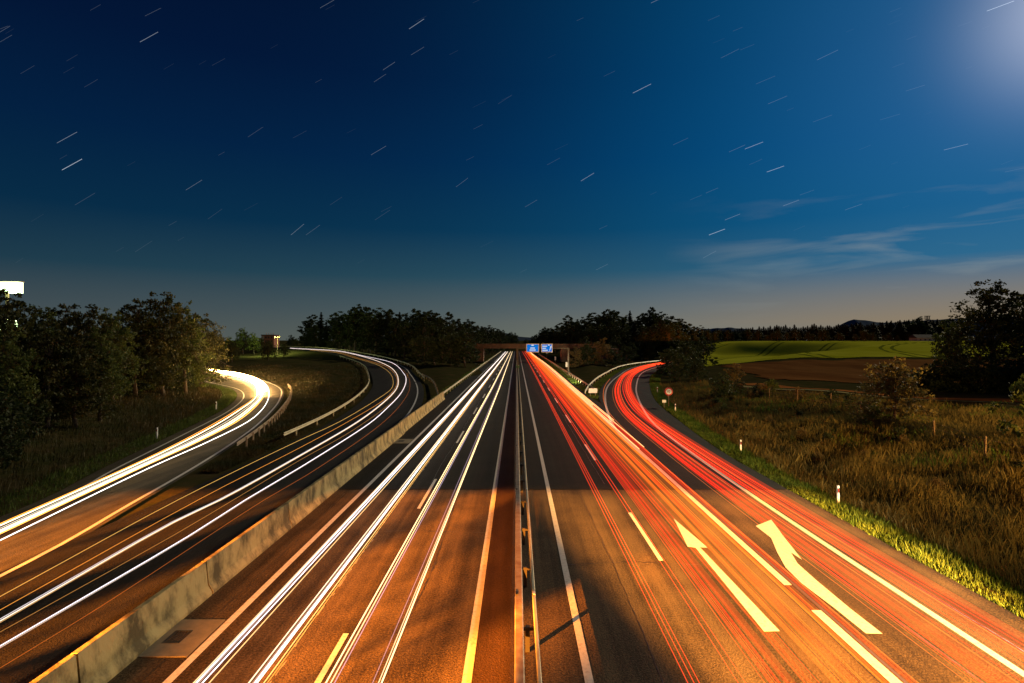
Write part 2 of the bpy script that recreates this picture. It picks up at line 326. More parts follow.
def draped(name, m, x0, x1, y0, y1, st, test, lift=.1):
    X = np.arange(x0, x1 + st, st); Y = np.arange(y0, y1 + st, st); XX, YY = np.meshgrid(X, Y); ZZ = zg(XX.ravel(), YY.ravel()) + lift
    I = np.arange(XX.size).reshape(XX.shape); Q = np.stack([I[:-1, :-1].ravel(), I[:-1, 1:].ravel(), I[1:, 1:].ravel(), I[1:, :-1].ravel()], 1)
    cx = (XX[:-1, :-1] + st/2).ravel(); cy = (YY[:-1, :-1] + st/2).ravel(); k = test(cx, cy)
    o = meshnp(name, np.stack([XX.ravel(), YY.ravel(), ZZ], 1), Q[k], m); tag(o, kind='structure'); return o
def scr(x, y, z): return VX + F * x / y, VY + F * (H - z) / y
def strip(name, P, wd, m, lift): # track draped on the terrain
    P = spline(P, 1.5); A = offset(P, -wd/2); B = offset(P, wd/2); v = []; f = []
    for a, b in zip(A, B): v += [(a[0], a[1], z1(a[0], a[1]) + lift), (b[0], b[1], z1(b[0], b[1]) + lift)]
    for i in range(len(A) - 1): f.append((2*i, 2*i+1, 2*i+3, 2*i+2))
    return tag(mesh(name, v, f, m), kind='structure')
fieldedge = lambda x: 172 + .10 * np.maximum(x - 60, 0)
draped('green_field', 'crop', 54, 400, 150, 420, 2.5, lambda x, y: (y > fieldedge(x) + 4) & (x > 56 + .27 * (y - 170)) & (y < 400), .16)
draped('ploughed_field', 'soil', 42, 260, 76, 260, 2.0, lambda x, y: (y < fieldedge(x) - 5) & (x > 44 + (y - 92) * .22) & (y > 100 - (x - 44) * .25), .12)
strip('dirt_track', [(37, 96), (41, 86), (47, 76), (56, 67), (72, 60), (95, 55), (130, 52)], 3.4, 'dirt_track', .14)
strip('grass_track', [(36, 90), (40, 80), (46, 70.5), (55, 62.5), (71, 55.5), (95, 50)], 1.2, 'pale_track', .14)

# ------------------------------------------------------------------ road surfaces and markings
YS = list(np.linspace(32, 420, 40))
def st(x, y0, y1, n=2): return [(x, y) for y in np.linspace(y0, y1, n)]
ribbon('motorway_road', main_L[1:1] + [(-10.8, 31.9), (-10.8, 80), (-11, 420)], [(15.45, 31.9), (15.45, 40), (12, 60), (10.9, 83), (10.9, 420)], 0, 'asphalt', n=60)
ribbon('near_pavement', [(-10.8, -60), (-10.8, 31.8)], [(15.45, -60), (15.45, 31.8)], 0, 'asphalt_near_glow')
ribbon('exit_road', [p for p in spline([(9.2, 33), (9.6, 50)], 3)] + exit_L[1:], [(15.5, 33), (15.5, 38)] + [p for p in exit_R if p[1] > 39], .004, 'asphalt', n=90)
ribbon('ramp_road', r2_L, r2_R, .004, 'asphalt', n=140, zf=fz)
ribbon('loop_road', fl_L, fl_R, 0, 'asphalt_loop', n=120)
ribbon('median_strip', [(-1.12, -60), (-1.12, 420)], [(.0, -60), (.0, 420)], .005, 'asphalt_strip')
ribbon('pavement_joint', st(9.62, -60, 31.6), st(9.70, -60, 31.6), .004, 'iron')
line('edge_line', st(-1.24, -60, 420, 30), .24); line('edge_line', st(1.81, -60, 420, 30), .22)
line('edge_line', st(-8.66, -60, 420, 30), .22)
line('lane_divider_line', st(9.41, 19.4, 420, 40), .26)
line('exit_edge_line', spline([(13.0, -60), (12.9, 12), (12.85, 27), (13.1, 40), (13.6, 52), (14.3, 60), (17.8, 82), (21.6, 101), (32, 143), (41, 168), (52, 190), (72, 218)], 2.5), .24)
line('gore_line', spline([(9.35, 39.7), (9.4, 52.9), (10.5, 64), (12.9, 81.5), (16.6, 102), (24, 132), (38.2, 178), (62, 222)], 2.5), .26, .016)
line('loop_edge_line', [p for p in offset(fl_R, -.35)], .2); line('loop_edge_line', offset(fl_L, .9), .16)
line('ramp_edge_line', [p for p in offset(r2_R, -1.0) if p[1] > 52], .2, zf=fz)
for k in range(-3, 22):
    y0 = 9.9 + 18 * k + 0
    for nm, x, a in (('lane_dash', 5.57, 3.55), ('lane_dash', -4.93, .3)): line(nm, st(x, y0 + a + 8.1 if x > 0 else y0 + a, y0 + a + 14.1 if x > 0 else y0 + a + 6), .17 if x > 0 else .16)
for y1 in (17.6, 5.6, -6.4, -18.4): line('block_marking', st(9.41, y1 - 8, y1), .3)
def crack(P, wd, m, seed, name='pavement_crack', gap=0.0):
    g = random.Random(seed); Q = spline(P, .22); v = []; f = []; n = normals(Q); o = 0
    for i, q in enumerate(Q):
        o = o * .85 + g.uniform(-.02, .02); h_ = wd * g.uniform(.25, 1.3) / 2; v += [(q[0] + n[i][0] * (o - h_), q[1] + n[i][1] * (o - h_), .0065), (q[0] + n[i][0] * (o + h_), q[1] + n[i][1] * (o + h_), .0065)]
        if i and g.random() > gap: f.append((2*i - 2, 2*i - 1, 2*i + 1, 2*i))
    tag(mesh(name, v, f, m), kind='structure')
mat('joint_pale', (.26, .22, .16), .8, (.14, .12, .09), 6); mat('seal', (.012, .011, .010), .45)
crack(st(-6.12, 6, 75, 3), .05, 'joint_pale', 1, 'pavement_joint', .35); crack([(-3.2, 9), (-3.35, 15), (-3.1, 22), (-3.3, 31)], .03, 'seal', 2); crack([(-9.4, 11), (-9.3, 20), (-9.5, 31)], .03, 'seal', 3)
crack([(3.6, 10), (3.7, 18), (3.5, 31)], .025, 'seal', 4); crack([(1.9, 21.2), (4.5, 21.4), (7.5, 21.1), (9.6, 21.3)], .03, 'seal', 5); crack([(11.6, 10), (11.5, 18), (11.7, 31)], .03, 'seal', 6); crack([(-8.5, 24.6), (-5, 24.9), (-1.3, 24.7)], .03, 'seal', 7)
crack([(13.9, 12), (13.8, 22), (14.0, 31)], .03, 'seal', 8); crack(st(5.2, 33, 90, 3), .03, 'seal', 9); crack(st(-5.1, 33, 90, 3), .03, 'seal', 10)
def flat(name, px, z=.014):
    pts = [(*gp(*p), z) for p in px]; return tag(mesh(name, pts, [tuple(range(len(pts)))[::-1]], 'paint'), kind='structure')
Z = lambda a: [(640 + x / 2.667, 440 + y / 2.667) for x, y in a]
flat('straight_arrow_marking', Z([(90, 210), (180, 288), (160, 287), (373, 511), (331, 512), (148, 288), (127, 285)]))
flat('exit_arrow_marking', Z([(309, 230), (350, 213), (383, 258), (432, 320), (402, 300), (420, 330), (470, 375), (560, 450), (647, 518), (603, 517), (520, 450), (430, 382), (388, 340), (366, 300), (350, 262)]))

# ------------------------------------------------------------------ grass
def clump(x, y, s): return np.sin(x * s + 2.1 * np.sin(y * s * .7)) * np.sin(y * s * 1.3 + 1.7 * np.cos(x * s * .6))
def blades(name, n, xy, h0, h1, wd, m, kind='stuff', label=None):
    x, y = xy(n); n = len(x); z = zg(x, y) - .03; h = rng.uniform(h0, h1, n) * rng.uniform(.45, 1, n) * (.78 + .34 * clump(x, y, .55)); a = rng.uniform(0, math.pi, n); ww = wd * (.6 + y / 45.) * rng.uniform(.6, 1.3, n)
    dx, dy = np.cos(a) * ww / 2, np.sin(a) * ww / 2; lx, ly = rng.normal(0, .22, n) * h, rng.normal(0, .22, n) * h
    V = np.empty((n, 4, 3)); V[:, 0] = np.stack([x - dx, y - dy, z], 1); V[:, 1] = np.stack([x + dx, y + dy, z], 1)
    V[:, 2] = np.stack([x + lx + dx * .25, y + ly + dy * .25, z + h], 1); V[:, 3] = np.stack([x + lx * .45 - dx * .8, y + ly * .45 - dy * .8, z + h * .6], 1)
    o = meshnp(name, V.reshape(-1, 3), np.arange(n * 4).reshape(n, 4), m); tag(o, label, None, None, kind); return o
def edge_at(y): P = np.array([(p[0], p[1]) for p in exit_R]); return np.interp(y, P[:, 1], P[:, 0])
def bank(n):
    y = 14 + 95 * rng.random(n * 2) ** 1.7; d = 2.0 + 32 * rng.random(n * 2) ** .9; x = edge_at(y) + d; k = (x / y < .98) & ((clump(x, y, .8) > -.5) | (rng.random(n * 2) < .35)) & (x < np.interp(y, [0, 40, 60, 76, 96, 130], [70, 60, 48, 38, 33, 44])); return x[k][:n], y[k][:n]
blades('tall_grass', 120000, bank, .45, 1.15, .022, 'blade')
def verge(n):
    y = 14 + 150 * rng.random(n) ** 1.6; x = edge_at(y) + .1 + 2.3 * rng.random(n) ** 1.1; return x, y
blades('verge_grass', 60000, verge, .10, .50, .024, 'blade_green')
def fr_(n):
    y = 20 + 80 * rng.random(n * 2) ** 1.4; x = edge_at(y) + 7 + 26 * rng.random(n * 2); k = (clump(x, y, .33) > .25) & (x / y < .98) & (x < np.interp(y, [0, 40, 60, 76, 96, 130], [70, 60, 48, 38, 33, 44])); return x[k][:n], y[k][:n]
blades('weeds', 26000, fr_, .4, 1.0, .045, 'blade_green')
def along(P, lo, hi, y0, y1):
    P = np.array([(p[0], p[1]) for p in P if y0 <= p[1] <= y1]); nrm_ = normals(P)
    def f(n):
        t = rng.random(n) * (len(P) - 1.001); i = t.astype(int); u = (t - i)[:, None]; q = P[i] * (1 - u) + P[i + 1] * u + nrm_[i] * rng.uniform(lo, hi, n)[:, None]; return q[:, 0], q[:, 1]
    return f
blades('gore_grass', 9000, along(exit_L, -1.9, -.1, 80, 240), .15, .45, .02, 'blade_green')
blades('gore_grass', 9000, along([(10.9, y) for y in range(83, 300, 3)], .1, 1.7, 83, 300), .15, .45, .02, 'blade_green')
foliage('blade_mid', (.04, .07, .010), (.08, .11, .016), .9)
blades('left_verge_grass', 16000, along(fl_L, -2.2, -.1, 14, 120), .15, .55, .03, 'blade_mid')
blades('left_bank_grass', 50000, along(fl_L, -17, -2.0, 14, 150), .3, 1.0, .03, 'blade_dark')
def islf(n):
    y = 36 + 130 * rng.random(n * 3) ** 1.3; a = np.interp(y, [p[1] for p in fl_R], [p[0] for p in fl_R]) + .6; b = np.interp(y, [p[1] for p in r2_L], [p[0] for p in r2_L]) - .5
    x = a + (b - a) * rng.random(n * 3); k = (dist_roads(x, y) > .3) & (b > a); return x[k][:n], y[k][:n]
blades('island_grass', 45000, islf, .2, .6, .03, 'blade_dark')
blades('guard_rail_grass', 7000, along(st(-10.9, 80, 300, 80), -1.6, -.1, 80, 300), .15, .6, .02, 'blade_green')

# ------------------------------------------------------------------ trees
def crown_mesh(name, lobes, n, leaf, m, rough=.5, seed=1, core=True):
    g = np.random.default_rng(seed); V = []; tot = sum(l[3] * l[3] for l in lobes)
    for (cx, cy, cz, r, rz) in lobes:
        k = int(n * r * r / tot); nc = max(5, k // 26)                    # twigs: small leaf clumps scattered in the lobe
        u = g.normal(size=(nc, 3)); u /= np.linalg.norm(u, axis=1)[:, None]; rr = g.uniform(.35, 1.0, nc) ** .6 * g.uniform(.8, 1.18, nc)
        c = u * rr[:, None] * np.array([r, r, rz]) + np.array([cx, cy, cz]); w_ = g.integers(0, nc, k)
        p = c[w_] + g.normal(0, r * .12 * rough * 2, (k, 3)) * np.array([1, 1, .6])
        a = g.normal(size=(k, 3)); a /= np.linalg.norm(a, axis=1)[:, None]; b = np.cross(a, g.normal(size=(k, 3))); b /= np.linalg.norm(b, axis=1)[:, None]
        s = (leaf * g.uniform(.6, 1.4, k))[:, None]
        V.append(np.stack([p - a * s, p + b * s * .55, p + a * s, p - b * s * .55], 1))
    V = np.concatenate(V).reshape(-1, 3); me_o = meshnp(name, V, np.arange(len(V)).reshape(-1, 4), m); me = me_o.data; bpy.data.objects.remove(me_o); return me
def trunk_mesh(name, h, r, limbs, seed=1):
    g = random.Random(seed); b = MB(); x = y = 0; pts = [(0, 0, -.4)]
    for i in range(1, 6): x += g.uniform(-.03, .03) * h; y += g.uniform(-.03, .03) * h; pts.append((x, y, h * i / 5))
    for i in range(5): b.cyl(pts[i], pts[i+1], r * (1 - .15 * i), r * (1 - .15 * (i + 1)))
    for (cx, cy, cz, rr, rz) in limbs:
        s = pts[g.randint(2, 4)]; mid = ((s[0] + cx) / 2 + g.uniform(-.3, .3), (s[1] + cy) / 2, (s[2] + cz) / 2 + .3)
        b.cyl(s, mid, r * .38, r * .24, 6); b.cyl(mid, (cx, cy, cz), r * .24, r * .07, 5)
        for q in range(3): e = (cx + g.uniform(-.8, .8) * rr, cy + g.uniform(-.8, .8) * rr, cz + g.uniform(-.2, .9) * rz); b.cyl(mid, e, r * .14, r * .04, 5)
    o = b.build(name, 'bark'); me = o.data; bpy.data.objects.remove(o); return me
def broad(seed, h=10, spread=4, nl=9, n=4200, leaf=.2, m='leaf_a', lowest=.28):
    g = random.Random(seed); lobes = []
    for i in range(nl):
        t = i / (nl - 1); a = i * 2.4 + g.uniform(-.4, .4); z = h * (lowest + (1 - lowest) * .86 * t); rr = spread * (1 - .75 * abs(t - .42) ** 1.3) * g.uniform(.35, .62); d = (spread - rr) * (1 - t * .75)
        lobes.append((math.cos(a) * d, math.sin(a) * d, z, rr, rr * g.uniform(.6, .85)))
    lobes.append((0, 0, h * .6, spread * .5, h * .26))
    return trunk_mesh('trunk', h * .75, h * .022, lobes, seed), crown_mesh('crown', lobes, n, leaf, m, seed=seed)
def spruce(seed, h=10, n=900):
    g = np.random.default_rng(seed); b = MB().cyl((0, 0, -.4), (0, 0, h * .98), h * .018, h * .003, 6); o = b.build('trunk', 'bark'); tm = o.data; bpy.data.objects.remove(o)
    t = g.random(n) ** .75; z = h * (.1 + .9 * t); R_ = (h * .19) * (1 - t) ** .85 * (.72 + .28 * np.sin(z * 9)) + .05; a = g.uniform(0, 6.283, n); rr = R_ * g.uniform(.25, 1.0, n)
    p = np.stack([np.cos(a) * rr, np.sin(a) * rr, z - rr * .3], 1); d = np.stack([np.cos(a), np.sin(a), np.full(n, -.35)], 1); s = np.stack([-np.sin(a), np.cos(a), np.zeros(n)], 1); L_ = (R_ * .5 + .1)[:, None]; W_ = (R_ * .22 + .07)[:, None]
    V = np.stack([p - d * L_ * .6, p + s * W_, p + d * L_, p - s * W_], 1).reshape(-1, 3); o = meshnp('crown', V, np.arange(len(V)).reshape(-1, 4), 'needle'); cm = o.data; bpy.data.objects.remove(o); return tm, cm
def variant(tc_, m): c = tc_[1].copy(); c.materials.clear(); c.materials.append(M[m]); return tc_[0], c
near_b = [broad(1, 10, 3.8, 11, 9000, .13, 'leaf_a', .22), broad(2, 10, 4.2, 12, 9000, .13, 'leaf_a', .18), broad(3, 10, 3.3, 10, 8000, .13, 'leaf_b', .2)]
mid_b = [broad(11, 10, 3.4, 11, 4200, .19, 'leaf_dark', .14), broad(12, 10, 3.8, 12, 4200, .19, 'leaf_dark', .1), broad(13, 10, 3.0, 11, 3800, .19, 'leaf_dark', .12), broad(14, 10, 3.7, 12, 4200, .19, 'leaf_dark', .16)]
bushes = [broad(21, 3, 1.9, 9, 3600, .085, 'leaf_a', .12), broad(22, 3, 2.2, 9, 3600, .085, 'leaf_b', .1), broad(23, 3, 1.6, 8, 3200, .08, 'leaf_brown', .12), broad(24, 3, 2.0, 9, 3400, .085, 'leaf_dark', .1)]
spr = [spruce(31), spruce(32), spruce(33)]
def tree(name, src, x, y, s, sz=None, label=None, cat='tree', group=None, rz=None, z=None):
    r = empty(name, (x, y, z1(x, y) - .05 if z is None else z), random.uniform(0, 6.28) if rz is None else rz); r.scale = (s, s, sz or s)
    for nm, me in (('trunk', src[0]), ('crown', src[1])):
        o = bpy.data.objects.new(nm, me); o.parent = r; col.objects.link(o)
    return tag(r, label, cat, group)
def by_px(px, D): return (px - VX) / F * D, D
def tree_px(name, src, px, top, D, label, group=None, wide=1.0, hh=10, cat='tree'):
    x, y = by_px(px, D); zb = z1(x, y); ztop = H + (VY - top) / F * D; hh = src[1].get('top') or max(q.co.z for q in src[1].vertices); src[1]['top'] = hh; s = (ztop - zb) / hh; return tree(name, src, x, y, s * wide, s, label, cat, group)
# left thicket behind the loop road
LT = [(-14, 286, 50, 0), (10, 290, 56, 1), (34, 303, 60, 2), (62, 303, 66, 0), (88, 303, 58, 1), (112, 306, 66, 2), (136, 298, 74, 0), (164, 291, 78, 1), (186, 299, 84, 2), (150, 318, 92, 0), (200, 312, 96, 1), (46, 322, 48, 1), (100, 325, 54, 2), (4, 322, 44, 2), (76, 330, 50, 0)]
for i, (px, top, D, k) in enumerate(LT):
    tree_px('broadleaf_tree', near_b[k], px, top, D, 'leafy dark broadleaf tree in the thicket left of the loop road' if i not in (1, 7) else ('tall leafy tree right under the glowing sign pylon' if i == 1 else 'tallest airy tree at the thicket crest on the left'), 'thicket trees beside the loop road', .95)
for i in range(150):
    px = random.uniform(-20, 212); D = 34 + (px + 20) * .27 + random.uniform(0, 14); x, y = by_px(px, D)
    d = float(dist_roads(np.array([x]), np.array([y]))[0])
    if d < 4.5: continue
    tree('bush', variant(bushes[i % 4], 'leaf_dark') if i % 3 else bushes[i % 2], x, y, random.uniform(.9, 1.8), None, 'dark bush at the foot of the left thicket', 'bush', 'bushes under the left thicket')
# mid-left clump behind the loop, then forest
for i, (px, top, D, src) in enumerate([(261, 337, 300, 0), (270, 341, 290, 1), (228, 336, 262, 2), (243, 327, 272, 2), (254, 332, 266, 2), (268, 340, 200, 1), (284, 343, 230, 0), (296, 338, 300, 1), (213, 330, 170, 0), (232, 340, 180, 1)]):
    tree_px('broadleaf_tree', variant(near_b[src], 'leaf_b') if src == 2 and i < 5 else near_b[src], px, top, D, 'bright green bushy tree left of the pinkish building' if i == 3 else 'low leafy tree between the loop road and the upper ramp', 'trees around the pinkish building', 1.15)
LF = [(292, 332, 330), (304, 328, 320), (312, 316, 280), (322, 313, 270), (333, 312, 265), (344, 311, 270), (352, 308, 262), (362, 305, 255), (370, 307, 262), (381, 309, 255), (391, 310, 250), (400, 309, 240), (409, 309, 250), (418, 308, 240), (427, 309, 232), (436, 308, 235), (444, 312, 230), (452, 315, 235), (460, 320, 240), (467, 324, 250), (475, 330, 300), (483, 331, 330), (490, 332, 370), (497, 333, 400), (503, 335, 440), (509, 336, 470), (515, 337, 520)]
nfor = 0
mind = lambda px: np.interp(px, [290, 305, 335, 359, 382, 404, 418, 430], [335, 325, 292, 262, 232, 190, 170, 150])
LF += [(470, 320, 262), (479, 325, 290), (486, 328, 310), (494, 331, 350), (500, 334, 380), (506, 336, 410), (512, 339, 450)]
LF = [(px, top - (3 if px > 472 else 0), max(D, mind(px) + 26)) for px, top, D in LF]
def forest(L, label, group, width=1.25):
    global nfor
    for px, top, D in L:
        k = random.random(); src = mid_b[nfor % 4] if k > .10 else spr[nfor % 3]
        tree_px('forest_tree', src, px + random.uniform(-1.5, 1.5), top + random.uniform(-2.5, 3), D, label, group, width if src in mid_b else 1.4); nfor += 1
forest(LF, 'dark forest tree between the upper ramp and the motorway', 'dark forest left of the motorway')
forest([(px + 5, top + 9, max(D - 28, mind(px + 5) + 6)) for px, top, D in LF[1:20]], 'dark forest tree between the upper ramp and the motorway', 'dark forest left of the motorway')
forest([(px, 332 + (i % 3) * 2, 175 - (px - 400) * .1) for i, px in enumerate(range(418, 470, 8))], 'lower dark tree on the slope above the left guard rail', 'low trees above the left guard rail')
RF = [(529, 341, 480), (535, 335, 420), (542, 333, 400), (550, 332, 380), (558, 330, 350), (565, 327, 320), (572, 322, 300), (580, 318, 290), (588, 314, 285), (597, 313, 280), (605, 310, 275), (614, 309, 280), (622, 310, 285), (631, 309, 280), (640, 311, 275), (648, 310, 280), (656, 308, 285), (665, 311, 280), (673, 313, 290), (681, 318, 295), (690, 322, 310), (699, 326, 330), (709, 330, 340), (716, 333, 350)]
RF += [(526, 341, 460), (532, 338, 430), (539, 334, 400), (546, 331, 380), (554, 328, 350), (561, 324, 330), (569, 320, 310)]
RF = [(px, top - (3 if 540 < px < 575 else 0), D) for px, top, D in RF]
forest(RF, 'dark forest tree between the motorway and the exit ramp', 'dark forest right of the motorway')
forest([(px + 4, top + 11, D - 30) for px, top, D in RF[5:23]], 'dark forest tree between the motorway and the exit ramp', 'dark forest right of the motorway')
forest([(px, 336 + (i % 4) * 2, 225 + (i % 3) * 8) for i, px in enumerate(range(584, 650, 8))], 'dark forest tree between the motorway and the exit ramp', 'dark forest right of the motorway')
for i, (px, top, D, w_) in enumerate([(602, 337, 175, 2), (576, 346, 172, 2), (588, 342, 178, 0), (612, 345, 178, 1), (626, 344, 200, 0)]):
    tree_px('young_tree', variant(bushes[w_], 'leaf_brown' if i in (0, 1) else 'leaf_dark'), px, top, D, 'brownish young tree in the gore behind the gantry' if i < 2 else 'dark young tree in the gore right of the gantry', 'young trees in the gore', 1.0, 3)
for i, (px, top, D) in enumerate([(672, 346, 135), (684, 340, 150), (694, 343, 160), (680, 352, 120), (703, 338, 185), (697, 358, 115), (668, 352, 150)]):
    tree_px('bush', variant(bushes[i % 2], 'leaf_dark'), px, top, D, 'big dark bush hiding the end of the exit ramp', 'big bushes beyond the exit ramp', .95, 3, 'bush')
tree_px('bush', variant(bushes[2], 'leaf_brown'), 735, 362, 88, 'rusty brown bush above the speed limit sign bank', None, 1.0, 3, 'bush')
tree_px('bush', variant(bushes[3], 'leaf_dark'), 722, 372, 80, 'low dark bush left of the rusty brown bush', None, 1.0, 3, 'bush')
# bank shrub, right-hand tree, bush at the frame edge
foliage('leaf_olive', (.12, .085, .025), (.20, .17, .05)); loose = broad(78, 3, 1.75, 17, 6500, .05, 'leaf_olive', .08)
tree_px('shrub', loose, 893, 355, 50, 'loose brown-leaved shrub on the bank before the ploughed field', None, 1.15, 3, 'shrub')
tree_px('oak_tree', near_b[1], 993, 279, 84, 'tall open-crowned tree dark against the dusk glow on the right', None, 1.05)
tree_px('broadleaf_tree', near_b[0], 1030, 285, 88, 'dark tree behind the tall open-crowned one', None, 1.0)
tree_px('broadleaf_tree', variant(near_b[2], 'leaf_b'), 950, 318, 92, 'lower greenish tree left of the tall open-crowned one', None, .95)
for i, (px, top, D) in enumerate([(935, 362, 82), (950, 358, 80), (968, 360, 78), (985, 362, 77), (1004, 358, 77), (1020, 360, 76), (920, 368, 84)]):
    tree_px('bush', variant(bushes[3], 'leaf_dark'), px, top, D, 'dark hedge bush under the tall open-crowned tree', 'hedge bushes beyond the dirt track', 1.3, 3, 'bush')
tree_px('young_tree', bushes[1], 1050, 350, 38, 'pale green leafy branches reaching in at the right edge', None, .8, 3)
for i in range(16):
    y = random.uniform(44, 92); x = float(edge_at(y)) + random.uniform(15, 21)
    if x / y > .97: continue
    tree('bush', variant(bushes[i % 4], ['leaf_dark', 'leaf_b', 'leaf_brown'][i % 3]), x, y, random.uniform(.35, .75), None, 'low scrubby bush along the wire fence', 'bush', 'scrub along the wire fence') if x < np.interp(y, [40, 60, 76, 96], [60, 45, 37, 33]) else None
for i in range(44):
    y = random.uniform(30, 88); x = float(edge_at(y)) + random.uniform(6, 17)
    if x / y > .97: continue
    tree('bush', variant(bushes[i % 4], ['leaf_dark', 'leaf_brown', 'leaf_b', 'leaf_dark'][i % 4]), x, y, random.uniform(.18, .42), None, 'small dark weed clump in the tall grass of the right bank', 'bush', 'weed clumps on the right bank')
# spruce horizon behind the green field
tl = np.arange(702, 962, 2.2)
for i, px in enumerate(tl):
    D = 470 + random.uniform(-30, 60); top = np.interp(px, [700, 740, 780, 830, 870, 905, 960], [329, 328, 326, 324, 323, 321, 318]) + random.uniform(-1.5, 2.5)
    tree_px('spruce_tree', spr[i % 3], px, top, D, 'far spruce in the dark tree line behind the green field', 'spruces behind the green field', 2.3)
for i, px in enumerate(range(708, 950, 8)):
    tree_px('broadleaf_tree', mid_b[i % 4], px + random.uniform(-4, 4), 331 + random.uniform(-3, 4), 425, 'rounded dark tree before the far spruces', 'rounded trees at the green field edge', 1.5)
tree_px('broadleaf_tree', mid_b[1], 918, 316, 440, 'flat-topped dark tree standing out left of the antenna mast', None, 1.2)

# hills
def ridge(px0, px1, D, prof):
    v = []; f = []; n = 40
    for i in range(n):
        t = i / (n - 1); px = px0 + (px1 - px0) * t; h = (VY - np.interp(t, prof[0], prof[1]) + 1.0 * math.sin(i * 1.7)*.3) / F * D + H; x = (px - VX) / F * D
        v += [(x, D - h * 2.2, -2), (x, D, h), (x, D + h * 2.2, -2)]
    for i in range(n - 1): f += [(3*i, 3*i+3, 3*i+4, 3*i+1), (3*i+1, 3*i+4, 3*i+5, 3*i+2)]
    tag(mesh('hill', v, f, 'hill'), kind='structure')
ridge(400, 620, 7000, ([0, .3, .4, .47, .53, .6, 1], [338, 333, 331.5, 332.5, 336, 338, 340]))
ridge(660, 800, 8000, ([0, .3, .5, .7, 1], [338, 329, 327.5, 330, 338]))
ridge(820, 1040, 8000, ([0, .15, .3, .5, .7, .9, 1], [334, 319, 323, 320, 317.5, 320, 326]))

# ------------------------------------------------------------------ barriers and rails
def concrete_barrier():
    r = tag(empty('concrete_barrier', (-10.45, 40, 0)), 'long weathered concrete step barrier between the motorway and the ramp', 'barrier')
    prof = [(.30, 0), (.30, .10), (.16, .34), (.09, 1.08), (.07, 1.10), (-.07, 1.10), (-.09, 1.08), (-.16, .34), (-.30, .10), (-.30, 0)]
    edges = [-40, -28, -16, -4, 6, 13.2, 18.7, 25.4, 32, 38.6, 45, 51, 57, 63, 69, 75, 80.5]
    for a, b in zip(edges[:-1], edges[1:]):
        off = .0 if a < 50 else -.12
        o = sweep([(off, y - 40, 0) for y in np.linspace(a + .03, b - .03, 6)], prof).build('barrier_segment', 'concrete', r)
concrete_barrier()
def rail(name, P, side, label, z=0, posts=True, step=4.0, m='steel', zf=None):
    P = [tuple(p[:2]) for p in P]; x0, y0 = P[0]; r = tag(empty(name, (x0, y0, z)), label, 'guard rail')
    Q = [(p[0] - x0, p[1] - y0, float(zf(p[1])) if zf else 0) for p in P]
    w_ = [(.0, .46), (.05, .50), (.05, .54), (.0, .60), (.0, .62), (.05, .68), (.05, .72), (.0, .77), (-.02, .77), (.03, .72), (.03, .68), (-.02, .62), (-.02, .60), (.03, .54), (.03, .50), (-.02, .46)]
    sweep(Q, [(side * o, zz) for o, zz in w_][::side]).build('beam', m, r)
    s = 0; last = -9; k = 0
    for i in range(1, len(Q)):
        s += math.hypot(Q[i][0] - Q[i-1][0], Q[i][1] - Q[i-1][1])
        if s - last >= step and k < 96:
            last = s; k += 1; x, y = Q[i][0], Q[i][1]; n = normals(Q)[i] * -side
            cx, cy = x + n[0] * .12, y + n[1] * .12; zq = Q[i][2]; b = MB().box(cx - .05, cx + .05, cy - .05, cy + .05, zq - .4, zq + .74); b.build('post', m, r)
    return r
rail('guard_rail', [(-10.9, y) for y in np.arange(81, 400, 4)], 1, 'straight guard rail on the left edge of the motorway beyond the barrier', m='steel_pale', step=4)
rail('guard_rail', [p for p in offset(r2_L, -.7) if 46 < p[1] < 215], 1, 'curved guard rail on the inner side of the upper ramp', m='steel_pale', step=4, zf=fz)
rail('guard_rail', [p for p in offset(r2_R, .9) if 112 < p[1] < 600], -1, 'curved guard rail on the outer side of the upper ramp, under the forest', m='steel_pale', step=4, zf=fz)
rail('guard_rail', [p for p in offset(fl_R, 1.0) if 41 < p[1] < 101], -1, 'guard rail with close dark posts on the loop road bend', step=1.3)
rail('guard_rail', [p for p in offset(exit_L, -2.0) if 84 < p[1] < 250], 1, 'curved guard rail on the right arm of the gore', m='steel_pale')
rail('guard_rail', [(12.6, y) for y in np.arange(87, 330, 4)], -1, 'straight guard rail on the left arm of the gore', m='steel_pale')
P = spline([(-11.3, 80.6), (-13.2, 92), (-17, 112), (-22, 130)], 2)
rail('guard_rail', P, -1, 'short thin guard rail climbing from the end of the concrete barrier', m='steel')
md = tag(empty('median_barrier', (0, 0, 0)), 'twin-beam steel barrier along the median strip', 'barrier')
sweep([(.07, y, 0) for y in np.arange(-60, 421, 6)], [(-.12, .50), (-.12, .72), (-.09, .75), (.09, .75), (.12, .72), (.12, .50)]).build('beam', 'steel', md)
sweep([(.53, y, 0) for y in np.arange(-60, 421, 6)], [(-.05, .45), (-.05, .73), (-.03, .75), (.03, .75), (.05, .73), (.05, .45)]).build('beam', 'steel_pale', md)
for k in range(60): y = 3.3 + 4 * k; MB().box(.24, .36, y - .06, y + .06, -.1, .68).box(.19, .475, y - .04, y + .04, .58, .64).build('post', 'iron', md)
for y in (17.0, 29, 41): MB().box(-.03, .05, y, y + .18, .752, .79).build('reflector', 'black', md); MB().box(.50, .56, y, y + .18, .752, .79).build('reflector', 'white', md)
mk = tag(empty('median_marker', (.33, 148, 0)), 'small green marker plate on the median barrier before the gantry', 'marker'); MB().cyl((0, 0, .3), (0, 0, 1.2), .04).build('post', 'steel', mk); MB().box(-.4, .4, -.03, .03, 1.1, 1.9).build('plate', 'green_paint', mk); MB().box(-.25, .25, -.05, -.032, 1.75, 1.87).build('band', 'white', mk)

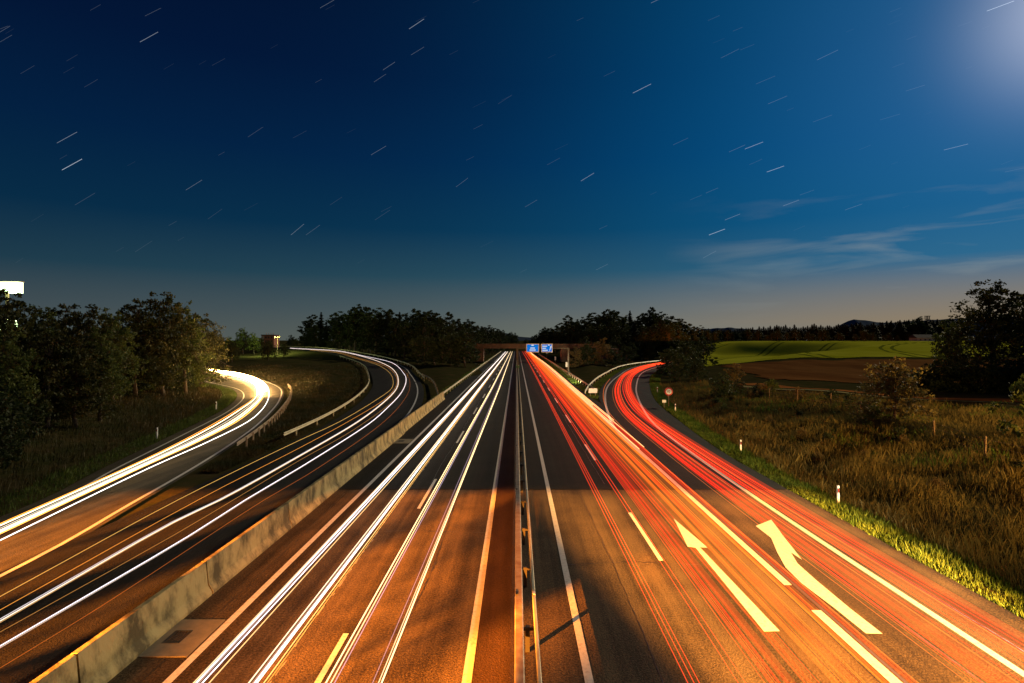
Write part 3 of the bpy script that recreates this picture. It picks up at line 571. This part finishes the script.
def drain(y, nm):
    r = tag(empty('drain_slab', (-9.6, y, .0)), nm, 'drain cover')
    v = [(-.82, -1.0), (.76, -1.0), (.76, 1.0), (-.82, 1.0)]; i = [(-.34, -.34), (.16, -.34), (.16, .34), (-.34, .34)]; b = MB()
    for z in (.02, .0): b.v += [(*p, z) for p in v + i]
    for k in range(4): j = (k + 1) % 4; b.f += [(k, j, 4 + j, 4 + k), (8 + k, 12 + k, 12 + j, 8 + j), (k, 8 + k, 8 + j, j), (4 + k, 4 + j, 12 + j, 12 + k)]
    b.build('slab', 'concrete_dark', r)
    g = MB().box(-.34, .16, -.34, -.30, .008, .026).box(-.34, .16, .30, .34, .008, .026).box(-.34, -.31, -.3, .3, .008, .026).box(.13, .16, -.3, .3, .008, .026)
    for k in range(5): g.box(-.29 + k * .085, -.26 + k * .085, -.3, .3, .008, .022)
    g.build('grate', 'iron', r)
drain(16.0, 'square concrete drain slab with dark grate nearest the camera'); drain(47.0, 'far concrete drain slab halfway along the barrier')

# ------------------------------------------------------------------ overpass, gantry, signs
br = tag(empty('overpass', (5, 222, 0)), 'low concrete overpass crossing the motorway behind the blue signs', 'bridge')
MB().box(-38, 29, -4, 4, 5.2, 6.2).build('deck', 'bridge_concrete', br)
for y in (-4.15, 3.85): MB().box(-38, 29, y, y + .3, 6.0, 7.0).build('parapet', 'bridge_concrete', br)
MB().box(12.6, 15.8, -3.5, 3.5, -.1, 5.2).build('pier', 'bridge_concrete', br); MB().box(-20.5, -18, -3.5, 3.5, -.1, 5.2).build('pier', 'bridge_concrete', br); MB().box(-5.1, -4.3, -3, 3, -.1, 5.2).build('pier', 'bridge_concrete', br)
for x in (-44, 25): MB().box(x, x + 10, -5, 5, -.5, 5.19, .4).build('abutment', 'bridge_concrete', br)
gn = tag(empty('sign_gantry', (6.4, 135, 0)), 'slim steel sign gantry spanning the right carriageway', 'gantry')
for x in (-6.1, 6.1): MB().box(x - .16, x + .16, -.16, .16, -.1, 6.6).build('post', 'steel_dark', gn); MB().box(x - .4, x + .4, -.4, .4, -.1, .15).build('foot', 'concrete_dark', gn)
MB().box(-6.3, 6.3, -.14, .14, 6.35, 6.65).build('beam', 'steel_dark', gn)
glow('sign_blue_glow', (.004, .16, .62), 1.0); glow('sign_white_glow', (.85, .92, 1), .75)  # sign faces given their own glow for the headlight shine on them
def bluesign(px0, px1, label, arrow):
    x0, x1 = (px0 - VX) / F * 134.6, (px1 - VX) / F * 134.6; w_ = x1 - x0; r = tag(empty('direction_sign', ((x0 + x1) / 2, 134.6, 5.55)), label, 'sign', None); hh = 2.05
    MB().box(-w_/2, w_/2, 0, .08, 0, hh).build('panel', 'white', r); p = MB().box(-w_/2 + .17, w_/2 - .17, -.02, 0, .17, hh - .17).build('face', 'sign_blue_glow', r)
    t = MB()
    if arrow:
        for (a, b, z) in ((-.40, .02, 1.35), (-.40, -.08, .86), (-.40, .08, .38)): t.box(a * w_, b * w_, -.034, -.022, z, z + .22)
        t.build('lettering', 'sign_white_glow', p); a = MB(); a.v += [(.20*w_, -.034, .42), (.26*w_, -.034, .40), (.38*w_, -.034, 1.25), (.32*w_, -.034, 1.32)]; a.f.append((0, 1, 2, 3)); a.v += [(.25*w_, -.035, 1.25), (.40*w_, -.035, 1.05), (.42*w_, -.035, 1.7)]; a.f.append((4, 5, 6)); a.build('arrow', 'sign_white_glow', p)
        MB().box(.1*w_, .26*w_, -.034, -.022, 1.62, 1.84).build('number_badge', 'sign_white_glow', p)
    else:
        for (a, z) in ((.18, .9), (.24, .42)): t.box(-a * w_, a * w_, -.034, -.022, z, z + .24)
        t.build('lettering', 'sign_white_glow', p); MB().box(-.1*w_, .1*w_, -.034, -.022, 1.56, 1.84).build('number_badge', 'sign_white_glow', p)
    for k in (-.3, .3): MB().box(k * w_ - .05, k * w_ + .05, .08, .3, .1, 1.1).build('bracket', 'steel', r)
bluesign(526.2, 539, 'left blue direction sign with two lines of white lettering', False); bluesign(541.2, 552.6, 'right blue direction sign with white arrow to the upper right', True)
for i, (px, D, h, w_, lb) in enumerate([(567, 158, 2.3, .8, 'white rectangular roadside panel nearest the gantry foot'), (555.3, 215, 2.2, .5, 'slim white roadside panel before the overpass pier'), (546.8, 265, 3.6, .8, 'farthest white roadside panel under the blue signs')]):
    x = (px - VX) / F * D; r = tag(empty('roadside_panel', (x, D, z1(x, D))), lb, 'sign', 'white panels beside the motorway'); MB().cyl((0, .06, 0), (0, .06, h - .1), .05).build('post', 'steel', r); MB().box(-w_/2, w_/2, -.02, .02, h - 1.4, h).build('panel', 'white', r)
x, y = gp(594.4, 397.5); r = tag(empty('gore_sign', (x + .05, y + 2, z1(x, y + 2))), 'low white board at the nose of the gore', 'sign'); MB().box(-.65, .65, -.03, .03, .55, 1.25).build('board', 'white', r)
for k in (-.4, .4): MB().cyl((k, .06, 0), (k, .06, 1.0), .04).build('post', 'steel', r)
# speed limit sign
D = 72; x = (668 - VX) / F * D; sp = tag(empty('speed_limit_sign', (x + .1, D, z1(x, D))), 'round speed limit sign with red ring beside the exit ramp', 'sign'); zc = H - (391.6 - VY) / F * D - z1(x, D)
MB().cyl((.0, .08, 0), (.0, .08, zc + .4), .04).build('post', 'steel', sp)
MB().cyl((0, .05, zc), (0, 0, zc), .52, .52, 32).build('ring', 'red', sp); fc = MB().cyl((0, 0, zc), (0, -.012, zc), .35, .35, 32).build('face', 'white', sp)
def text(body, size, loc, m, parent, name='lettering'):
    c = bpy.data.curves.new(name, 'FONT'); c.body = body; c.size = size; c.align_x = 'CENTER'; c.align_y = 'CENTER'; c.extrude = .004; c.materials.append(M[m]); o = bpy.data.objects.new('tmp', c); col.objects.link(o)
    bpy.context.view_layer.update(); me = bpy.data.meshes.new_from_object(o.evaluated_get(bpy.context.evaluated_depsgraph_get())); bpy.data.objects.remove(o)
    t = bpy.data.objects.new(name, me); col.objects.link(t); t.parent = parent; t.location = loc; t.rotation_euler = (R(90), 0, 0); return t
text('80', .42, (0, -.018, zc), 'black', fc, 'number')
x, y = (664.2 - VX) / F * 70, 70; r = tag(empty('small_plate', (x, y, z1(x, y))), 'small pale plate low beside the speed limit sign', 'sign'); MB().cyl((0, .05, 0), (0, .05, .9), .03).build('post', 'steel', r); MB().box(-.24, .24, -.02, .02, .75, 1.1).build('plate', 'white', r)
def delineator(x, y, label):
    r = tag(empty('delineator_post', (x, y, z1(x, y))), label, 'marker post', 'white delineator posts along the road edges'); b = MB().box(-.06, .06, -.05, .05, -.2, .98, .006); b.build('post_body', 'white', r)
    MB().box(-.056, .056, -.054, -.049, .62, .84).build('band', 'black', r); MB().box(-.02, .02, -.058, -.0545, .66, .80).build('reflector', 'red', r)
for a in [(17.0, 29.6, 'white marker post standing nearest in the right verge'), (17.3, 43.2, 'second nearest white marker post in the right verge'), (19.0, 67, 'white marker post in the verge just before the speed limit sign'), (22.9, 91, 'white marker post beyond the speed limit sign'),
          (-31.2, 48.6, 'slim marker post nearest on the loop road verge'), (-37.0, 69, 'farther slim marker post on the loop road verge')]: delineator(*a)
# wire fence
fp = [(30.2, 30.5), (30.6, 36.6), (31.8, 42.6), (33.0, 48.8), (33.8, 55), (34.2, 61), (33.6, 67), (33, 73), (32.6, 79), (32.8, 85), (34, 91)]
fn = tag(empty('wire_fence', (*fp[0], z1(*fp[0]))), 'weathered wooden post and wire fence on top of the bank', 'fence'); z0 = z1(*fp[0])
for i, (x, y) in enumerate(fp): b = MB().cyl((x - fp[0][0], y - fp[0][1], z1(x, y) - z0 - .3), (x - fp[0][0] + random.uniform(-.07, .07), y - fp[0][1], z1(x, y) - z0 + 1.55), .075, .06); b.build('post', 'wood', fn)
for h_ in (.5, .95, 1.35):
    b = MB()
    for (a, c) in zip(fp[:-1], fp[1:]): b.cyl((a[0] - fp[0][0], a[1] - fp[0][1], z1(*a) - z0 + h_), (c[0] - fp[0][0], c[1] - fp[0][1], z1(*c) - z0 + h_), .008, .008, 4)
    b.build('wire', 'steel', fn)

# ------------------------------------------------------------------ far buildings and masts
D = 360; x = (267 - VX) / F * D; bd = tag(empty('apartment_building', (x, D, 0)), 'pinkish block rising above the trees left of the upper ramp', 'building'); ht = H + 4.6 / F * D
MB().box(-3.6, 4.4, 0, 8, 0, ht).build('wall', 'brick_red', bd); MB().box(-3.9, 4.7, -.3, 8.3, ht, ht + .5).build('roof', 'roof_dark', bd); MB().box(-3.2, -2.0, -.2, 0, ht - 4, ht - .3).build('stair_strip', 'wall_pale', bd)
for k in range(3):
    for j in range(2): f = MB().box(-1.2 + k * 1.8, -.2 + k * 1.8, -.08, 0, ht - 1.9 - j * 2.4, ht - .7 - j * 2.4).build('window', 'roof_dark', bd)
for k in range(4): MB().box(-1 + k * 1.5, -.8 + k * 1.5, 1, 1.2, ht + .5, ht + 1.7).build('chimney', 'brick_red', bd)
D = 250; x = (277.5 - VX) / F * D; r = tag(empty('lamp_mast', (x, D, z1(x, D))), 'thin pale lamp mast with a cross arm before the trees', 'lamp mast'); MB().cyl((0, 0, 0), (0, 0, 8.4), .16, .09).build('pole', 'wood', r); MB().box(-1.1, 1.1, -.08, .08, 7.8, 8.0).build('cross_arm', 'wood', r)
for k in (-1, 0, 1): MB().box(k - .25, k + .25, -.3, .1, 8.0, 8.5).build('head', 'wood', r)
l = bpy.data.lights.new('added_mast_light', 'POINT'); l.energy = 22000; l.color = (.85, 1, .35); l.shadow_soft_size = .3; o = bpy.data.objects.new('added_mast_light', l); col.objects.link(o); o.parent = r; o.location = (-3, -3, 9.5)  # point light added beside the mast to brighten the green trees
D = 455; x = (927.5 - VX) / F * D; r = tag(empty('antenna_mast', (x, D, z1(x, D))), 'antenna mast with a round platform above the far spruces', 'mast'); hz = H + 24 / F * D - z1(x, D)
b = MB()
for s in (-.7, .7):
    for q in (-.7, .7): b.cyl((s, q, 0), (s * .6, q * .6, hz), .14, .1, 5)
for k in range(12): b.cyl((-.7, -.7, hz * k / 12), (.6, -.6, hz * (k + 1) / 12), .06, .06, 4)
b.build('lattice', 'roof_dark', r); MB().cyl((0, 0, hz - 3), (0, 0, hz - 2.6), 1.9, 1.9, 14).cyl((0, 0, hz - .2), (0, 0, hz + .1), 2.1, 2.1, 14).build('platform', 'roof_dark', r)
for k in range(5): a = k * 1.257; MB().box(1.6 * math.cos(a) - .2, 1.6 * math.cos(a) + .2, 1.6 * math.sin(a) - .2, 1.6 * math.sin(a) + .2, hz - 2.6, hz - .2).build('aerial', 'roof_dark', r)
def house(px, D, w_, lb):
    x = (px - VX) / F * D; r = tag(empty('farmhouse', (x, D, z1(x, D) - .2)), lb, 'house'); MB().box(-w_/2, w_/2, 0, 8, 0, 2.8).build('wall', 'wall_pale', r)
    b = MB(); b.v = [(-w_/2 - .4, -.5, 2.75), (w_/2 + .4, -.5, 2.75), (w_/2 + .4, 8.5, 2.75), (-w_/2 - .4, 8.5, 2.75), (-w_/2 - .4, 4, 5.2), (w_/2 + .4, 4, 5.2)]; b.f = [(0, 1, 5, 4), (2, 3, 4, 5), (0, 4, 3), (1, 2, 5), (0, 3, 2, 1)]; b.build('roof', 'roof_dark', r)
    for k in range(3): MB().box(-w_/3 + k * w_/4, -w_/3 + 1 + k * w_/4, -.06, 0, .9, 2).build('window', 'roof_dark', r)
house(926, 402, 13, 'low pale farmhouse at the far right end of the green field')
# glowing sign pylon
D = 92; x = (0 - VX) / F * D; r = tag(empty('sign_pylon', (x, D, z1(x, D))), 'tall pylon with overexposed glowing sign boxes above the thicket', 'sign'); zb = z1(x, D)
MB().cyl((-4, 0, 0), (-4, 0, 19), .35, .28, 12).build('pole', 'steel', r); MB().cyl((1, .2, 0), (1, .2, 15.9), .3, .25, 12).build('pole', 'steel', r)
glow('sign_light', (.70, 1, .45), 9)
zt_ = H + (VY - 282) / F * D - zb; zl_ = H + (VY - 293.5) / F * D - zb
MB().box(-9, 3.35, -.5, .5, zl_ + .05, zt_ - .05).build('light_box', 'sign_light', r); MB().box(-9.1, 3.45, -.35, .6, zt_ - .04, zt_ + .1).build('frame', 'steel', r)
zt2 = H + (VY - 319) / F * D - zb; zl2 = H + (VY - 332) / F * D - zb; MB().box(-9, 2.4, -.5, .5, zl2, zt2).build('light_box', 'sign_light', r)

# ------------------------------------------------------------------ near bridge (the one the picture is taken from) and its lamps behind
nb = tag(empty('footbridge', (0, 0, 0)), 'concrete bridge over the motorway at the viewpoint', 'bridge')
MB().box(-60, 60, -8, -.7, 5.6, 6.9).build('deck', 'concrete', nb)
for y in (-.95, -8): MB().box(-60, 60, y, y + .3, 6.9, 8.44).build('parapet', 'concrete', nb)  # parapets built extra high to stop lamp light clearing the deck
MB().box(-1.2, 1.2, -5, -3.4, -.2, 5.6).build('pier', 'concrete', nb)
screen = broad(77, 10, 4.4, 14, 1700, .30, 'leaf_a', .25); pl_ = [(0, 0, 7.5, .8, .65), (-.3, .2, 7.7, .5, .4), (.35, -.2, 7.4, .5, .5)]; spill_screen = (trunk_mesh('trunk', 7.0, .12, pl_, 5), crown_mesh('crown', pl_, 4200, .13, 'leaf_a', seed=80))  # small dense crown added out of view to stop lamp spill past the median
def lamp(x, y, h, arm, target, power, cone, blend, label, soft=.25, col_=(1, .27, .02)):
    r = tag(empty('street_lamp', (x, y, z1(x, y) if x > 16 or x < -25 else 0)), label, 'street lamp', 'sodium lamps along the access road'); z0 = r.location.z
    MB().cyl((0, 0, 0), (0, 0, h - z0 + .1), .11, .06, 10).cyl((0, 0, h - z0 + .1), (arm, 0, h - z0 + .25), .05, .04).build('pole', 'steel', r)
    MB().box(arm - .45, arm + .45, -.18, .18, h - z0 + .12, h - z0 + .3, .05).build('lamp_head', 'steel', r)
    l = bpy.data.lights.new('sodium_light', 'SPOT'); l.energy = power; l.color = col_; l.spot_size = R(cone); l.spot_blend = blend; l.shadow_soft_size = soft
    o = bpy.data.objects.new('sodium_light', l); col.objects.link(o); o.parent = r; o.location = (arm, .0, h - z0 - .15)
    d = Vector(target) - Vector((x + arm, y, h - .15)); o.rotation_euler = d.to_track_quat('-Z', 'Y').to_euler()
lamp(17.5, -28, 8.6, -2, (10.4, 16, 0), 3300000, 17.5, .5, 'tall sodium lamp behind the bridge on the right', .12, (1, .41, .075))
lamp(-38, -28, 8.6, 1.5, (-15, 13, 0), 4000000, 30, .4, 'tall sodium lamp behind the bridge on the left', .08)
lamp(.3, -28, 8.6, -3.3, (-3.6, 16, 0), 1050000, 17, .6, 'median sodium lamp behind the bridge', .12)
lamp(50, 4, 9.5, -1, (31, 44, 0), 190000, 80, .8, 'sodium lamp on the farm track to the right', .3, (1, .52, .13))
for (x, y, s, sz) in ((-34.6, -17, .55, .88), (-32.0, -18.5, .40, .86), (-37.0, -15, .6, .9), (-29.5, -18.5, 1.0, 1.0)): tree('broadleaf_tree', spill_screen if x > -30 else screen, x, y, s, sz, 'unseen leafy tree beside the bridge screening the left lamp', 'tree', 'trees beside the bridge')

# ------------------------------------------------------------------ streaks of vehicle light above the lanes
def tube(P, r, n=6):
    P = np.array(P, float); b = MB(); nn = normals(P)
    for i, p in enumerate(P):
        q = r * min(1.15, max(.35, .35 + .65 * p[1] / 60))
        for k in range(n): a = 2 * math.pi * k / n; b.v.append((p[0] + nn[i][0] * q * math.cos(a), p[1] + nn[i][1] * q * math.cos(a), p[2] + q * math.sin(a)))
    for i in range(len(P) - 1):
        for k in range(n): j = (k + 1) % n; b.f.append((i*n + k, i*n + j, (i+1)*n + j, (i+1)*n + k))
    return b
WH = ((1, .80, .60), (.95, .88, 1.0), (1, .60, .24), (1, .42, .08), (1, .74, .30))
def trail(P, r, c, s, label, group):
    key = 'light_%d_%d_%d_%d' % (c[0] * 100, c[1] * 1000, c[2] * 1000, s * 100); m = glow(key, c, s, True)
    o = tube(P, r).build('light_trail', m); tag(o, label, 'light trail', group); return o
def straight(x, z, y0=-30, y1=385, bend=None):
    ys = np.r_[np.arange(y0, y1, 12), y1]; return [(x + (bend(y) if bend else 0), y, z) for y in ys]
# white headlights, left carriageway
GL = 'headlight trails on the left carriageway'
A = 'white headlight streaks in the outer left lane'
for (x, c, s, r, z) in [(-7.42, (1, .66, .34), 1.3, .05, .62), (-7.32, (.75, .85, 1), 1.8, .05, .66), (-7.20, (.95, .9, 1), 2.0, .05, .64), (-7.08, (1, .62, .26), 1.2, .05, .6), (-7.3, (1, .78, .6), .35, .14, .66),
                    (-6.12, (1, .72, .45), 2.0, .05, .66), (-6.02, (.8, .86, 1), 1.7, .045, .62), (-5.93, (1, .9, .85), 2.0, .05, .66), (-5.82, (1, .62, .2), 1.6, .04, .6), (-6.0, (1, .74, .5), .35, .14, .66), (-5.74, (1, .45, .08), 1.1, .03, .6)]:
    trail(straight(x, z), r * .62, c, s * .55, A, GL)
B = 'cream headlight streaks in the inner left lane'
bd_ = lambda y: -.35 * (1 - min(max(y, 0), 90) / 90)
for (x, c, s, r, z) in [(-4.08, (1, .72, .33), 2.0, .06, .62), (-3.98, (1, .72, .38), 1.3, .05, .6), (-3.86, (.55, .42, .6), .8, .035, .66), (-2.80, (1, .72, .34), 2.0, .06, .62), (-2.88, (1, .7, .36), 1.2, .04, .6), (-2.99, (.55, .38, .5), .6, .03, .66)]:
    trail(straight(x, z, bend=bd_), r * .7, c, s * .6, B, GL)
# red tail lights, right carriageway
GR = 'tail light trails on the right carriageway'
g5 = random.Random(5)
RED = [(1, .008, .0004), (1, .018, .0008), (1, .055, .002), (1, .17, .007)]
C_ = 'orange and red tail light streaks in the lane left of the exit'
for i in range(30):
    x = 5.85 + 3.2 * (i + g5.uniform(-.4, .4)) / 30; amp = g5.uniform(-.28, .28); ph = g5.uniform(0, 6); z = g5.uniform(.65, 1.05)
    inner = 6.9 < x < 8.6; c = RED[g5.choice([1, 2, 3, 3] if inner else [0, 0, 1, 2])]
    trail(straight(x, z, bend=lambda y, a=amp, p=ph: a * math.sin(y / 70 + p)), g5.choice([.018, .025, .035, .06]), c, g5.uniform(.15, .55) * (1.0 if inner else .75), C_, GR)
for i in range(5):
    x = 8.78 + .11 * i; trail([(x + .35 * math.sin((y - 90) / 45) * (y > 90) , y, .7 + .05 * i) for y in range(40 + 13 * (i % 3), 385, 9)], .032, (1, .42, .16), 1.2, 'whitish overexposed streak hugging the divider line near the gantry', GR)
for x, c, r in ((6.1, (1, .06, .003), .24), (6.55, (1, .12, .005), .26), (7.0, (1, .2, .01), .28), (7.45, (1, .24, .012), .3), (7.9, (1, .22, .01), .28), (8.35, (1, .12, .004), .26), (8.8, (1, .06, .002), .22)): trail(straight(x, .85), r, c, .12, 'broad soft orange glow streak in the middle of the lane', GR)
for x in (3.82, 3.96, 4.08, 4.95, 5.12): trail(straight(x, .8, bend=lambda y: .25 * math.sin(y / 110)), .022, (1, .05, .012), .6, 'thin red tail light streak in the passing lane', GR)
for x in (5.35, 5.6): trail(straight(x, .8, bend=lambda y: .25 * math.sin(y / 90 + 1)), .028, (1, .08, .01), .35, 'thin red tail light streak beside the lane dashes', GR)
# exit ramp
GE = 'tail light trails curving along the exit ramp'
mid = spline([(11.3, -30), (11.3, 12), (11.25, 27), (11.4, 40), (12.2, 60), (14.8, 80), (18.8, 101), (26.5, 132), (40, 170), (54, 197), (64, 210)], 3)
for i in range(24):
    t = (i + g5.uniform(-.4, .4)) / 24; off = (-.95 + 2.9 * t); w1 = g5.uniform(-.25, .25); ph = g5.uniform(0, 6)
    if .36 < t < .52 and i % 3: continue
    P = offset(mid, off); P = [(p[0] + w1 * math.sin(p[1] / 35 + ph) * min(1, max(0, p[1] - 25) / 50), p[1], g5.uniform(.78, .8)) for p in P]
    z = g5.uniform(.6, 1.0); P = [(a, b, z) for a, b, _ in P]
    trail(P, g5.choice([.016, .022, .032, .055]), RED[g5.choice([0, 0, 1, 1, 2])] if i % 9 else (1, .22, .04), g5.uniform(.2, .6), 'red tail light streak bending along the exit ramp' if i % 9 else 'pale orange streak bending along the exit ramp', GE)
for o_ in (-.6, -.2, .9, 1.4, 1.75): trail([(p[0], p[1], .85) for p in offset(mid, o_)], .17, (1, .05, .002), .14, 'broad soft red glow streak along the exit ramp', GE)
trail([(p[0] - 2.4, p[1], .9) for p in mid if p[1] < 110], .03, (1, .2, .03), .35, 'faint lone orange streak between the exit lane and the divider', GE)
# ramp 2 (toward the camera, white) - photographed curves brought to head lamp height
GM = 'headlight trails on the upper ramp'
def pxtrail(px, z, r, c, s, label, group, ext=None):
    P = []
    for a, b in px:
        zz = z
        for _ in range(25): q = gp(a, b, zz); zz = .5 * zz + .5 * (z + float(fz(q[1])))
        P.append((q[0], q[1], zz))
    a, b = P[0], P[1]; P = [(a[0] + (a[0] - b[0]) / max(.1, abs(a[1] - b[1])) * 25, a[1] - 25, z)] + P
    trail([tuple(q) for q in spline(P, 2.5)], r * .55, c, s * .5, label, group)
far2 = [(-105, 352, .65), (-160, 484, .65)]
ca = [(0, 621), (174, 522), (220, 500), (300, 455.7), (356, 423), (382, 403.8), (395.7, 390), (398.4, 380.6), (395.7, 372.4), (387.5, 365.5), (365.6, 357.3), (335.5, 351), (313.7, 349.6), (290, 348.4)]
cb = [(0, 646), (188.5, 536), (245, 500), (300, 467.4), (369.7, 423), (387, 408), (401, 393), (406, 380.6), (404, 373.8), (390, 362), (365.6, 356.4), (335.5, 350.4), (313.7, 349.2), (290, 348)]
for dx, c, s, r in ((0, (1, .80, .62), 1.7, .05), (-2, (.95, .85, .9), 1.0, .035), (1.5, (1, .55, .18), .9, .03)):
    pxtrail([(a + dx * (b - 340) / 160, b) for a, b in ca], .65, r, c, s, 'thick white streak mid ramp curving to the horizon', GM, far2)
for dx, c, s, r in ((0, (.95, .85, .95), 1.9, .05), (1.6, (1, .78, .6), .9, .03)):
    pxtrail([(a + dx * (b - 340) / 160, b) for a, b in cb], .65, r, c, s, 'white streak on the outer side of the upper ramp', GM, far2)
pxtrail([(0, 596.5), (177.8, 500), (300, 440), (337, 423), (377.6, 399), (391, 389), (393, 380), (388.9, 372), (376.6, 364.5), (354.7, 358), (335.5, 352.6), (310, 350.2)], .8, .028, (1, .55, .12), 1.1, 'thin amber streak on the inner side of the upper ramp', GM, [(-104, 350, .8)])
pxtrail([(0, 610), (198, 500), (300, 447.6), (349.2, 421), (385, 399), (396, 386), (396, 376), (385, 366), (360, 358.5), (335.5, 352), (310, 350)], .8, .028, (1, .36, .05), 1.1, 'thin orange streak second from the inner side of the upper ramp', GM, [(-104, 351, .8)])
pxtrail([(0, 668), (100, 607), (264, 500), (306, 475.6), (380, 425), (404, 400), (410, 385), (405, 372), (388, 361)], .8, .022, (1, .24, .03), .5, 'faint orange streak nearest the concrete barrier', GM, [(-104, 353, .8)])
pxtrail([(0, 632), (174, 535), (300, 460), (350, 432), (398, 396), (408.5, 372)], .8, .022, (1, .45, .10), .6, 'faint amber streak rising to a spike on the ramp bend', GM)
# loop road, blazing
GW = 'headlight trails on the loop road'
o_px = [(0, 541), (150, 468), (208.6, 442), (250, 421), (265, 407), (269.7, 393.3), (266, 384), (255.6, 378), (239, 373.4), (205.8, 368.7)]
i_px = [(0, 524), (150, 457), (208.6, 427), (237, 410), (253, 399), (256.5, 389.8), (252, 382.7), (240.4, 377.2), (213.4, 371)]
def res(P, n=60):
    P = np.array(spline([(*gp(a, b, .65),) for a, b in P], 1.0)); s = np.r_[0, np.cumsum(np.linalg.norm(np.diff(P, axis=0), axis=1))]; s /= s[-1]; t = np.linspace(0, 1, n); return np.stack([np.interp(t, s, P[:, 0]), np.interp(t, s, P[:, 1])], 1)
O_, I_ = res(o_px), res(i_px)
for k, (t, c, s, r) in enumerate([(-.02, (1, .36, .05), 2, .03), (.10, (1, .74, .42), 4, .04), (.27, (.8, .74, .62), 1.0, .03), (.40, (1, .70, .36), 4, .04), (.50, (1, .8, .5), 4, .04), (.60, (1, .42, .08), 3, .03), (.96, (.9, .85, .8), 3, .04)]):
    P = I_ * (1 - t) + O_ * t; d = P[1] - P[0]; d /= np.linalg.norm(d); P = np.vstack([P[0] - d * 45, P]); e = P[-1] - P[-2]; e /= np.linalg.norm(e); P = np.vstack([P, P[-1] + e * 12, P[-1] + e * 30])
    trail([(a, b, .65) for a, b in P], r * .8, c, s * .7, 'blazing white headlight streak along the loop road', GW)
for k in range(8):                                    # where the queue of headlights swings round the bend
    t = .1 + .1 * k; P = (I_ * (1 - t) + O_ * t)[27:]; trail([(a, b, .62 + .02 * k) for a, b in P], .12, (1, .56, .20), 22, 'overexposed headlight streak filling the loop road bend', GW)
P = [(-113, 196, .7), (-105, 201, .7), (-98, 206, .7)]; trail(P, .12, (1, .8, .6), 5, 'short white streak beyond the loop road behind the thicket', GW)

def beam(loc, target, power, cone):  # spots with no vehicle, added to brighten signs, gore and verge
    l = bpy.data.lights.new('added_headlight_spot', 'SPOT'); l.energy = power; l.color = (1, .86, .55); l.spot_size = R(cone); l.spot_blend = 1; l.shadow_soft_size = .4
    o = bpy.data.objects.new('added_headlight_spot', l); col.objects.link(o); o.location = loc; o.rotation_euler = (Vector(target) - Vector(loc)).to_track_quat('-Z', 'Y').to_euler()
beam((8.6, 48, 1.0), (13.5, 120, 1.2), 22000, 18); beam((12.6, 6, 1.2), (18.5, 60, 1.0), 40000, 24); beam((11.5, 100, 1.2), (13, 200, 1.5), 60000, 20)
# ------------------------------------------------------------------ stars, drawn out by the turning sky
DS = 9000
def star(x0, y0, x1, y1, b, wd=.8, label='faint star streak slanting up to the right', n=1):
    d = DS; P = [Vector(((x - VX) / F * d, d, H + (VY - y) / F * d)) for x, y in ((x0, y0), (x1, y1))]; r = wd * (.30 if b > .3 else .25) * d / F
    b *= .8; m = glow('star_light_%d' % int(b * 1000), (.80, .9, 1), b * .36, True); o = MB().cyl(P[0], P[1], r, r, 5).build('star', m); tag(o, label, 'star', 'stars in the night sky')
S = [(57,143,77,132,.35), (62,170,82,159,.9), (140,42,158,32,.4), (145,16,161,8,.12), (75,205,95,193,.10), (186,190,202,180,.22), (248,137,263,127,.10), (409,29,424,19,.45), (411,55,424,47,.16), (383,70,395,62,.22), (374,82,386,74,.16), (371,155,386,146,.2), (456,187,468,178,.16), (291,235,304,224,.28), (306,235,320,225,.14), (320,8,334,0,.2), (0,32,10,26,.15), (0,42,12,35,.12), (0,29,8,26,.1), (208,219,222,209,.06), (135,252,152,241,.06), (330,205,342,197,.06), (375,220,390,210,.07), (498,104,512,95,.06),
     (633,93,651,84,.55), (581,181,594,173,.4), (721,58,739,49,.13), (731,155,743,150,.0), (745,149,763,142,.5), (729,152,745,145,.16), (767,172,784,166,.6), (817,60,838,50,.2), (709,235,725,229,.7), (725,220,740,214,.3), (783,206,799,200,.3), (703,258,716,251,.16), (596,270,608,264,.14), (651,3,666,-4,.3), (944,150,968,144,.35), (987,11,1014,1,.8), (768,104,787,96,.16), (673,145,688,138,.1), (845,210,862,204,.16), (706,193,718,188,.12), (813,122,832,115,.1), (651,36,664,29,.0), (525,207,537,200,.14), (547,165,560,158,.08), (756,84,775,76,.1), (906,91,925,85,.12), (1005,172,1024,168,.1), (880,120,900,114,.08), (800,195,814,190,.1), (690,200,702,195,.07)]
gs = random.Random(9)
for i in range(62):
    x, y = gs.uniform(5, 1015), gs.uniform(2, 285) ** 1.0; sl = -.60 + .24 * x / 1024 + gs.uniform(-.02, .02); ln_ = gs.uniform(6, 14)
    S.append((x, y, x + ln_, y + sl * ln_, gs.choice([.025, .035, .05, .07]) * (1.0 if x < 800 else .8)))
for s_ in S:
    if s_[4] <= 0: continue
    lb = {(62, 170): 'brightest star streak low in the left of the sky', (57, 143): 'star streak just above the brightest one on the left', (987, 11): 'bright star streak in the top right corner', (633, 93): 'lone clear star streak right of the sky centre', (409, 29): 'clear star streak high left of the sky centre'}.get(s_[:2])
    star(s_[0], s_[1], s_[2], s_[3], s_[4], .75, lb or ('faint star streak slanting up to the right' if s_[4] < .2 else 'clear thin star streak slanting up to the right'))
